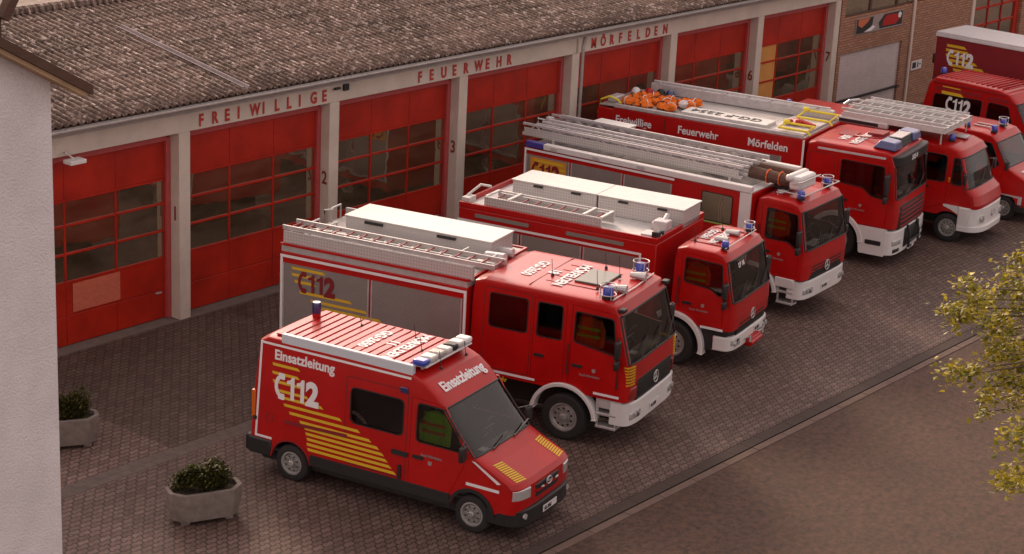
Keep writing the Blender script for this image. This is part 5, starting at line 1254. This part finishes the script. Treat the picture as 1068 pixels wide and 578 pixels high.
def stretcher(name, label, x0, x1, y0, y1, z, dz):
    t = thing(name, label, 'hose bridge frame', Mt.location, Mt.rotation_euler.z, 'yellow frames lying on the tanker roof')
    m = MB(); m.tube([(x0, y0, z), (x1, y0, z), (x1, y1, z + dz), (x0, y1, z + dz)], .028, 8, True); m.tube([(x0 + .08, y0 + .06, z), (x1 - .08, y0 + .06, z)], .022, 6); m.build('frame', 'yellow_hose', t)
    m = MB(); m.blob((x0 + .02, y1 - .04, z + dz + .04), (.09, .07, .06), 8, .1, 3); m.tube([(x1, y0, z), (x1 + .1, y0 - .02, z - .08)], .025, 6); m.build('clip', 'yellow_hose', t)
    return t
stretcher('yellow_frame', 'yellow tubular frame on the near edge of the tanker roof', -1.72, -.98, -1.12, -.60, 3.0, .02)
stretcher('yellow_frame', 'yellow tubular frame on the far side of the tanker roof next to its cab', -1.75, -.90, .15, .78, 3.02, .06)
t = thing('tool_roll', 'red tool bundle lying between the yellow frames on the tanker roof', 'tool bundle', Mt.location, Mt.rotation_euler.z)
m = MB(); m.tube([(-1.9, -.35, 2.97), (-1.5, -.15, 2.97), (-1.1, -.3, 2.97)], [.06, .09, .05], 8); m.blob((-1.6, -.2, 2.98), (.2, .15, .1), 8, .2, 1); m.build('bundle', 'red', t)
rnd = random.Random(5); mwM = Matrix.Translation(Mt.location) @ Matrix.Rotation(Mt.rotation_euler.z, 4, 'Z')
k = 0
for r in range(3):
    for c in range(6):
        x = -6.0 + c * .30 + rnd.uniform(-.06, .06); y = -.80 + r * .42 + rnd.uniform(-.06, .06) + c * .03
        if (r, c) in ((0, 5),): continue
        p = mwM @ Vector((x, y, 2.85)); t = thing('orange_bundle', 'crumpled orange bundle in the heap on the tanker roof', 'bundle', p, rnd.uniform(0, 6), 'orange bundles heaped on the tanker roof')
        m = MB(); m.blob((0, 0, .09), (.19, .13, .10), 10, .30, k); m.blob((.06, .05, .15), (.1, .09, .06), 8, .3, k + 50); m.build('fabric', 'orange', t)
        m = MB(); m.tube([(-.02, .15 * math.cos(a), .10 + .115 * math.sin(a)) for a in [2 * math.pi * i / 10 for i in range(10)]], .012, 5, True); m.build('strap', 'dark' if k % 2 else 'tape', t); k += 1
p = mwM @ Vector((-4.62, -.35, 2.85)); t = thing('white_pouch', 'small pale grey pouch lying among the orange bundles', 'pouch', p, .6)
m = MB(); m.blob((0, 0, .14), (.18, .12, .10), 10, .2, 91); m.build('cloth', 'tarp', t)
for i, (x, y, mt_, lb_) in enumerate(((-6.35, .45, 'tape', 'white helmet at the rear end of the helmet row on the tanker roof'), (-6.05, .62, 'red', 'red helmet in the row at the rear of the tanker roof'), (-5.75, .70, 'dark', 'black helmet in the row at the rear of the tanker roof'), (-5.50, .74, 'blue_dark', 'dark blue helmet next to the grey trough on the tanker roof'))):
    p = mwM @ Vector((x, y, 2.85)); t = thing('helmet', lb_, 'helmet', p, rnd.uniform(0, 6), 'helmets on the tanker roof')
    m = MB(); m.lathe_z([(.135, .05), (.12, .06), (.11, .12), (.08, .17), (.04, .19), (.001, .195)], (0, 0, 0), 16); m.build('shell', mt_, t)
    m = MB(); m.lathe_z([(.09, 0), (.105, .02), (.105, .06), (.08, .06)], (0, 0, 0), 14); m.box(.08, .12, -.06, .06, .02, .07); m.build('neck_flap', 'dark', t)
t = m = MB(); m.tube([(-6.6, -.95, 2.3), (-6.72, -.95, 2.6), (-6.66, -.93, 2.92), (-6.45, -.9, 3.02), (-6.2, -.88, 2.95), (-6.1, -.9, 2.88)], .026, 8); m.build('yellow_hose_line', 'yellow_hose', Mt)
m = MB(); m.box(-6.55, -6.3, -.8, -.3, 2.85, 3.0); m.build('roof_case', 'rack', Mt, bevel=.03)
for sd in (-1, 1): mirror(Mt, 1.18, sd * 1.38, 2.10, sd, .50, .28, .26)
m = MB(); m.bar((1.50, -.5, 1.76), (1.44, .1, 2.0), .02, .012); m.bar((1.50, .3, 1.76), (1.44, .8, 2.0), .02, .012); m.build('wiper', 'dark', Mt)
m = MB()
m.box(1.0, 1.3, -.6, -.35, 1.70, 1.76); m.build('dash_paper', 'tape', Mt)

# ---- 6: old light truck with galvanised rack
N_ = place('light_fire_truck', 'older small red fire truck with rounded cab, white lower front and a galvanised ladder rack', 19.006, -8.2, 7.35)
sn = Side(1.0, .5, .86, 2.42)
pn = [(.86, .95, .62, .95), (.88, 1.05, .64, 1.02), (.80, 1.28, .58, 1.25), (.60, 1.44, .40, 1.42), (.50, 1.80, .33, 1.78), (.34, 2.20, .20, 2.17), (.22, 2.36, .08, 2.30), (-.05, 2.46, -.15, 2.36), (-.6, 2.50, -.6, 2.38), (-1.5, 2.50, -1.5, 2.38), (-1.52, 1.4, -1.52, 1.4), (-1.52, .68, -1.52, .68)]
pn = [(a, b, c, d, sn.w(d)) for a, b, c, d in pn]
wn1 = rpoly([(-.72, 1.52), (-.14, 1.52), (-.14, 2.18), (-.72, 2.18)], .08)
wn2 = rpoly([(.05, 1.50), (.31, 1.50), (.20, 2.14), (.05, 2.16)], .05)
wn0 = rpoly([(-1.40, 1.52), (-.86, 1.52), (-.86, 2.18), (-1.40, 2.18)], .07)
tcab(N_, xr=-1.5, prof=pn, arch=(.08, .44, .36), zb=.68, side=sn, win=[wn0, wn2], doors=[([(-.78, .74), (-.46, .80), (-.06, 1.0), (-.06, 2.24), (-.78, 2.24)], wn1, (-.62, 1.35))], wscr=(3, 5), umax=.97, n=3.2)
interior(N_, -1.4, .6, .9, .8, 1.36, -.2, rows=1)
m = MB(); m.box(-4.7, .5, -.5, .5, .32, .7); m.build('chassis', 'chassis', N_, bevel=.02)
for x in (.08, -3.3):
    for y in (-.86, .86): wheel(N_, x, y, .37, .24, .60)
m = MB(); planprism(m, .35, .90, 1.02, .46, .96, 3.4, inset=.03); lf = m.build('front_panel', 'white', N_)
m = MB(); planprism(m, .35, .96, 1.03, .34, .50, 3.4, inset=.03); m.build('bumper', 'white', N_)
m = MB()
for sd in (-1, 1): sn.slab(m, [(.42, .50), (.62, .50), (.64, .97), (-.08, .97), (-.08, .92), (.12, .86), (.34, .76)] if True else [], sd, .001, .012)
m.build('white_lower_panel', 'white', N_)
star(N_, .915, .74, .09)
for sd in (-1, 1): m = MB(); m.tube([(.7, sd * .68, .68), (.90, sd * .68, .68)], .09, 16); m.build('headlight', 'lampglass', lf)
boxbody(N_, -4.85, -1.53, 1.02, .6, 2.60)
m = MB(); m.box(-4.75, -1.75, -1.04, -.88, 2.605, 2.76); lb3 = m.build('awning_box', 'rack', N_, bevel=.03); m = MB(); m.box(-3.4, -2.0, -1.05, -1.04, 2.64, 2.72); m.build('trim', 'dark', lb3)
beacon(N_, -4.55, -.9, 2.78, .08, .16, guard=False)
rk = MB(); rk.box(-3.0, -.28, -.98, .98, 2.76, 2.79)
for y in (-.95, -.6, -.25, .1, .45, .9): rk.bar((-3.0, y, 2.86), (-.25, y, 2.86), .09, .06)
for x in (-3.0, -2.3, -1.2, -.3): rk.bar((x, -1.0, 2.81), (x, 1.0, 2.81), .05, .04)
ro = rk.build('roof_rack', 'rack', N_)
m = MB()
for x in (-2.95, -2.2, -1.25, -.35):
    for y in (-.93, .93): m.tube([(x, y, 2.45 if x > -1.5 else 2.6), (x, y, 2.77)], .02, 6)
m.build('rack_leg', 'rack', ro)
m = MB(); m.box(-3.02, -.28, -1.01, -.985, 2.74, 2.85); m.box(-.28, -.25, -1.0, 1.0, 2.74, 2.88); m.build('rack_edge', 'alu_box', ro)
ladder(N_, -3.1, -.35, -.85, -.38, 2.93, .06, .28); ladder(N_, -3.1, -.4, -.15, .32, 2.93, .06, .28); ladder(N_, -3.0, -.4, .5, .88, 2.93, .06, .28)
m = MB(); m.tube([(-3.15, -.6, 2.98), (-3.05, -.5, 3.08), (-2.9, -.2, 3.08)], .03, 6); m.build('rack_roller', 'alu', ro)
beacon(N_, -.22, -.45, 2.50, .08, .16, guard=False)
m = MB(); m.box(-.3, .0, -.05, .3, 2.49, 2.53); m.build('roof_vent', 'rack', N_, bevel=.01)
for sd in (-1, 1): mirror(N_, .40, sd * 1.12, 1.72, sd, .26, .14, .16, second=False)
m = MB(); m.bar((.62, -.3, 1.46), (.52, .2, 1.75), .02, .012); m.build('wiper', 'dark', N_)
m = MB(); m.box(-.02, .04, -1.03, -.99, 1.55, 1.68); m.build('side_indicator', 'amber', N_, bevel=.015)

# ---- 7: red van behind, with bonnet
P_ = place('crew_van', 'red bonneted van with three blue beacons and black mirror, beside the older small fire truck', 22.0, -8.4, 4, 'van')
sp_ = Side(.96, .4, .84, 2.2)
pp = [(.78, .45, .5, .45), (.80, .8, .52, .8), (.76, 1.05, .50, 1.02), (.62, 1.15, .42, 1.12), (.12, 1.36, .02, 1.33), (.02, 1.42, -.08, 1.38), (-.16, 1.70, -.25, 1.67), (-.36, 2.03, -.44, 1.99), (-.52, 2.18, -.6, 2.12), (-.85, 2.24, -.9, 2.16), (-1.9, 2.26, -1.9, 2.17), (-4.2, 2.24, -4.15, 2.15), (-4.35, 1.9, -4.25, 1.9), (-4.4, .45, -4.3, .45)]
pp = [(a, b, c, d, sp_.w(d)) for a, b, c, d in pp]
van_body(P_, pp, sp_, [rpoly([(-2.5, 1.4), (-1.45, 1.4), (-1.45, 1.95), (-2.5, 1.95)], .08)], [([(-1.30, .55), (-.45, .55), (-.2, 1.0), (-.1, 1.36), (-.3, 1.68), (-.46, 2.06), (-1.30, 2.08)], rpoly([(-1.2, 1.42), (-.25, 1.42), (-.38, 1.68), (-.54, 1.97), (-1.2, 1.98)], .06), (-1.1, 1.15), 0)], [(0, .40, .33), (-3.2, .40, .33)], (5, 7), .45, .965)
underbody(P_, -4.2, .5, .78, .22, .5); interior(P_, -1.6, .05, .86, .6, 1.28, -.8)
for x in (0, -3.2):
    for y in (-.83, .83): wheel(P_, x, y, .33, .2, .62, holes=8)
m = MB(); planprism(m, .3, .86, .96, .28, .52, 4.5, inset=.03); m.build('front_bumper', 'dark', P_)
m = MB()
for sd in (-1, 1): sp_.slab(m, [(.40, .50), (.5, .50), (.50, .72), (-.40, .72), (.40, .66)], sd, .001, .006)
m.build('pale_side_strip', 'rack', P_)
m = MB(); planprism(m, .5, .83, .6, .70, .92, 6, inset=.02); m.build('grille', 'dark', P_)
for sd in (-1, 1): m = MB(); m.box(.55, .80, sd * .72 - .1, sd * .72 + .1, .72, .92); m.build('headlight', 'lampglass', P_, bevel=.02)
beacon(P_, -1.35, -.62, 2.27, .075, .15, guard=False); beacon(P_, -.62, -.55, 2.24, .085, .17, guard=False); beacon(P_, -.70, .25, 2.26, .09, .18)
m = MB(); m.box(-1.3, -.8, -.06, .0, 2.26, 2.28); m.box(-1.3, -.8, -.35, -.29, 2.26, 2.28); m.build('roof_strip', 'rack', P_)
for sd in (-1, 1): mirror(P_, .0, sd * 1.10, 1.52, sd, .24, .18, .18, second=False)
m = MB(); m.box(-.05, .35, -.6, -.1, 1.24, 1.30); m.build('dash_paper', 'tape', P_)

# ---- 8: high roofed van
Q_ = place('long_red_van', 'long red van with a ribbed pinkish roof and 112 on its dark rear side window', 26.1, -7.2, -4, 'van')
sq = Side(1.0, .4, .90, 2.46)
pq = [(.78, .45, .5, .45), (.80, .8, .52, .8), (.76, 1.05, .50, 1.02), (.62, 1.15, .42, 1.12), (.12, 1.36, .02, 1.33), (.02, 1.42, -.08, 1.38), (-.22, 1.80, -.30, 1.77), (-.46, 2.18, -.54, 2.14), (-.75, 2.42, -.8, 2.36), (-1.1, 2.50, -1.1, 2.43), (-2.2, 2.53, -2.2, 2.45), (-3.2, 2.52, -3.15, 2.43), (-3.42, 2.3, -3.34, 2.28), (-3.62, 1.3, -3.52, 1.3), (-3.66, .45, -3.56, .45)]
pq = [(a, b, c, d, sq.w(d)) for a, b, c, d in pq]
wq1 = rpoly([(-3.18, 1.50), (-1.62, 1.50), (-1.60, 2.08), (-3.15, 2.02)], .08); wq2 = rpoly([(-1.40, 1.50), (-.55, 1.50), (-.75, 2.06), (-1.38, 2.08)], .08)
van_body(Q_, pq, sq, [wq1, wq2], [], [(0, .40, .33), (-2.9, .40, .33)], (5, 7), .45, .965)
underbody(Q_, -3.5, .5, .8, .22, .5); interior(Q_, -3.2, .05, .9, .6, 1.28, -.8)
for x in (0, -2.9):
    for y in (-.86, .86): wheel(Q_, x, y, .33, .2, .62, holes=8)
m = MB(); planprism(m, .3, .86, .98, .28, .52, 4.5, inset=.03); m.build('front_bumper', 'dark', Q_)
m = MB(); x = -3.15
while x < -.9: m.box(x, x + .05, -.74, .74, 2.51, 2.545); x += .17
m.build('roof_rib', 'red', Q_, bevel=.01)['kind'] = 'stuff'
beacon(Q_, -3.30, -.30, 2.52, .09, .18, guard=False)
emblem(Q_, Side(1.004, .4, .904, 2.46), -1, -2.72, 1.60, .40, 'tape', [(-2.90, -2.35, 2.20), (-2.92, -2.30, 2.06)], sw=.09)
m = MB(); sq.slab(m, [(-3.25, 2.36), (-.9, 2.36), (-.9, 2.39), (-3.25, 2.39)], -1, .001, .03); m.build('roof_gutter', 'red_dark', Q_)
m = MB(); sq.slab(m, rpoly([(-3.15, 2.16), (-1.65, 2.16), (-1.65, 2.26), (-3.15, 2.26)], .03), -1, .001, .012); sq.slab(m, rpoly([(-1.38, 2.16), (-.75, 2.16), (-.75, 2.26), (-1.38, 2.26)], .03), -1, .001, .012); m.build('side_moulding', 'red_dark', Q_)

# ---- 9: box truck with tarpaulin body
S_ = place('tarpaulin_truck', 'dark red box-bodied truck with silver top and 112 in the upper right corner', 29.6, -6, -3, 'truck')
st_ = Side(1.2, .9, 1.199, 3.2)
m = MB(); m.box(-3.70, .6, -1.2, .55, 1.0, 3.16); m.build('tarpaulin_body', 'maroon', S_, bevel=.03)
m = MB(); m.box(-3.72, .62, -1.22, .57, 3.14, 3.22); m.box(-3.73, .62, -1.225, -1.19, 3.06, 3.15); m.build('roof_cover', 'tarp', S_, bevel=.02)
emblem(S_, st_, -1, -3.24, 2.26, .45, 'tape', [(-3.30, -2.72, 2.80), (-3.32, -2.6, 2.66), (-3.30, -2.6, 2.5), (-3.2, -2.3, 2.36), (-3.15, -2.05, 2.22), (-3.0, -1.6, 2.09)], sw=.08)
underbody(S_, -3.6, 2.4, .5, .5, 1.0)
for x in (1.5, -2.2):
    for y in (-1.0, 1.0): wheel(S_, x, y, .45, .28, .6)
ss = Side(1.1, .8, 1.0, 2.5); ps = atego_prof(.75, 2.6, 2.5, .8, ss, 1.5, 2.3, 2.4)
tcab(S_, xr=.75, prof=ps, arch=(1.5, .56, .45), zb=.8, side=ss, win=[], doors=[([(1.0, 1.1), (1.9, .95), (2.35, .95), (2.3, 2.2), (1.0, 2.25)], rpoly([(1.1, 1.6), (2.2, 1.6), (2.15, 2.1), (1.1, 2.12)], .05), (1.3, 1.3))], wscr=(2, 4))
truck_front(S_, 2.6, 1.08, .45, .78, 1.2)
m = MB(); m.box(-3.8, -3.72, -1.15, -.95, 2.2, 2.5); m.box(-3.8, -3.72, -1.15, -.9, 1.2, 1.35); m.build('rear_lamp', 'dark', S_, bevel=.02)

for root_, sdd, x_, z_ in ((A, sa, 1.03, 1.5), (A, sa, .03, 1.6), (Bt, sb, .04, 1.6), (Lt, sl_, .08, 1.7), (Mt, sm_, -.18, 1.8)):
    for sd in (-1, 1):
        m = MB(); a = sdd.P(x_, z_ - .28, sd, .035); b_ = sdd.P(x_, z_ + .28, sd, .035); m.tube([sdd.P(x_, z_ - .28, sd, 0), a, b_, sdd.P(x_, z_ + .28, sd, 0)], .011, 6); m.build('grab_handle', 'dark', root_)
for root_, sdd, x_, z_ in ((A, sa, .55, 1.42), (Bt, sb, .60, 1.32), (Lt, sl_, .62, 1.36), (Mt, sm_, .55, 1.40), (V, sv, -.82, .98)):
    m = MB(); sdd.slab(m, rpoly([(x_, z_), (x_ + .035, z_ + .02), (x_ + .035, z_ + .075), (x_ - .035, z_ + .075), (x_ - .035, z_ + .02)], .008), -1, .031 if root_ is None else .002, .006); m.build('door_crest', 'skin_grey', root_)
    if root_ is not V: text(root_, 'lettering', 'Stadt Mörfelden', (x_ - .28, -sdd.w(z_) - .006, z_ - .09), (1, 0, 0), (0, .03, 1), .045, 'skin_grey', bold=.005)
for root_, xf_, w_, z_ in ((A, 1.32, .80, .73), (Bt, 1.30, .76, .62), (Lt, 1.31, .80, .66)):
    for sd in (-1, 1):
        for dy in (-.075, .075): m = MB(); m.tube([(xf_ - .06, sd * w_ + dy, z_), (xf_ + .012, sd * w_ + dy, z_)], .052, 14); m.build('round_lamp', 'lampglass', root_)
for root_, x_, y_, z_ in ((V, .02, -.62, 1.33), (A, 1.16, -.72, 1.78), (Lt, 1.15, -.35, 1.64)):
    m = MB(); m.box(x_ - .13, x_, y_, y_ + .16, z_, z_ + .012); m.build('dash_paper', 'tape', root_)
for root_, sd_side, polys in ((A, sa, [[(-1.72, 1.12), (-.76, 1.12), (-.76, 2.64), (-1.72, 2.64)]]), (Mt, sm_, [[(-.85, 1.2), (-.2, 1.2), (-.2, 2.56), (-.85, 2.56)]]), (N_, sn, [[(-1.46, .74), (-.84, .74), (-.84, 2.26), (-1.46, 2.26)]]), (P_, sp_, [[(-2.6, .6), (-1.36, .6), (-1.36, 2.05), (-2.6, 2.05)]]), (Q_, sq, [[(-1.5, .6), (-.45, .6), (-.45, 2.15), (-1.5, 2.15)]])):
    for po in polys: groove(root_, sd_side, rpoly(po, .04))
# ================================================================== light, sky, camera
wd = bpy.data.worlds.new('World'); scene.world = wd; wd.use_nodes = True; nt = wd.node_tree; N = nt.nodes; L = nt.links
SUN_EL, SUN_AZ = 25, 28     # azimuth: direction the light comes from, degrees from +Y clockwise
bg = N['Background']; sky = N.new('ShaderNodeTexSky'); sky.sky_type = 'NISHITA'; sky.sun_disc = False
sky.sun_elevation = R_(SUN_EL); sky.sun_rotation = R_(SUN_AZ); sky.dust_density = 5; sky.air_density = 1.0; sky.ozone_density = .6
# evening cloud veil: desaturate the clear-sky blue and warm it
hs_ = N.new('ShaderNodeHueSaturation'); hs_.inputs['Saturation'].default_value = .12; L.new(sky.outputs[0], hs_.inputs['Color'])
tn = N.new('ShaderNodeMix'); tn.data_type = 'RGBA'; tn.blend_type = 'MULTIPLY'; tn.inputs[0].default_value = 1; tn.inputs[7].default_value = (1.13, .91, .82, 1); L.new(hs_.outputs[0], tn.inputs[6])
cl = N.new('ShaderNodeMix'); cl.data_type = 'RGBA'; cl.inputs[0].default_value = .34; cl.inputs[7].default_value = (8.4, 7.0, 6.7, 1)   # even evening cloud
L.new(tn.outputs[2], cl.inputs[6]); L.new(cl.outputs[2], bg.inputs['Color']); bg.inputs['Strength'].default_value = .15
sd_ = bpy.data.lights.new('sun', 'SUN'); sd_.energy = 2.0; sd_.angle = R_(13); sd_.color = (1, .74, .48)
so = bpy.data.objects.new('sun', sd_); COL.objects.link(so)
az = R_(SUN_AZ); el = R_(SUN_EL); dirn = Vector((math.sin(az) * math.cos(el), math.cos(az) * math.cos(el), math.sin(el)))
so.rotation_euler = dirn.to_track_quat('Z', 'Y').to_euler()

RM = Matrix(((0.6357736544916656, -0.20791885982289918, 0.7433448782256172), (-0.7704259604165258, -0.22992897034058302, 0.5946229966242419), (0.04728318697577423, -0.9507378273362562, -0.30636886901470434)))
cd = bpy.data.cameras.new('camera'); co = bpy.data.objects.new('camera', cd); COL.objects.link(co)
rx = RM.col[0]; ry = -RM.col[1]; rz = -RM.col[2]
co.matrix_world = Matrix(((rx[0], ry[0], rz[0], -25.82244898), (rx[1], ry[1], rz[1], -29.52217578), (rx[2], ry[2], rz[2], 13.7561482), (0, 0, 0, 1)))
cd.sensor_width = 36; cd.lens = 2031.8347 / 1068 * 36; cd.clip_end = 1000; cd.clip_start = .5
scene.camera = co
scene.view_settings.view_transform = 'Standard'; scene.view_settings.look = 'None'; scene.view_settings.exposure = .36; scene.view_settings.gamma = 1
scene.render.resolution_x = 1024; scene.render.resolution_y = 554

# ------------------------------------------------------------------ one object per separate piece of a repeated part
PLURAL = set('siren outline_tape clip sill_trim latch scene_light_strip entry_skirt lid roof_locker floodlight air_horn gallery_board wiper antenna marker_lamp tow_shackle access_rail side_moulding white_lower_panel pale_side_strip roof_gutter rest_post roof_strip foot bracket guide_rail ladder_rack roof_fitting pulley roof_edge rack_edge grille_slat mast_lamp monitor door_sill stripe_marking roof_seam rear_lamp neck_flap seam rung_group downpipe reflective_stripe roof_rib ladder_box cross_bar rack_leg'.split())
def split_pieces(o, gap=.012):
    me = o.data; n = len(me.vertices); par = list(range(n))
    def find(a):
        while par[a] != a: par[a] = par[par[a]]; a = par[a]
        return a
    for p in me.polygons:
        v = p.vertices; r0 = find(v[0])
        for q in v[1:]: par[find(q)] = r0
    isl = {}
    for i in range(n): isl.setdefault(find(i), []).append(i)
    bb = []
    for k, ids in isl.items():
        co_ = [me.vertices[i].co for i in ids]; bb.append([[min(c[a] for c in co_) - gap for a in range(3)], [max(c[a] for c in co_) + gap for a in range(3)], set(ids)])
    merged = True
    while merged:
        merged = False
        for i in range(len(bb)):
            for j in range(i + 1, len(bb)):
                if all(bb[i][0][a] <= bb[j][1][a] and bb[j][0][a] <= bb[i][1][a] for a in range(3)):
                    bb[i] = [[min(bb[i][0][a], bb[j][0][a]) for a in range(3)], [max(bb[i][1][a], bb[j][1][a]) for a in range(3)], bb[i][2] | bb[j][2]]; bb.pop(j); merged = True; break
            if merged: break
    if len(bb) < 2: return
    mats = [m for m in me.materials]; stem_ = o.name.split('.')[0]; first = True
    for _, _, ids in bb:
        order = sorted(ids); ix = {v: k for k, v in enumerate(order)}
        ps = [p for p in me.polygons if p.vertices[0] in ids]
        nm = bpy.data.meshes.new(stem_); nm.from_pydata([me.vertices[v].co[:] for v in order], [], [[ix[v] for v in p.vertices] for p in ps])
        for m_ in mats: nm.materials.append(m_)
        nm.polygons.foreach_set('material_index', [p.material_index for p in ps]); nm.polygons.foreach_set('use_smooth', [p.use_smooth for p in ps]); nm.update()
        if any(p.use_smooth for p in ps): nm.set_sharp_from_angle(angle=R_(30))
        if first: new_me = nm; first = False; continue
        c = o.copy(); c.data = nm; COL.objects.link(c)
    o.data = new_me
for o in list(bpy.data.objects):
    if o.type == 'MESH' and o.parent and o.name.split('.')[0] in PLURAL and o.get('kind') != 'stuff': split_pieces(o)
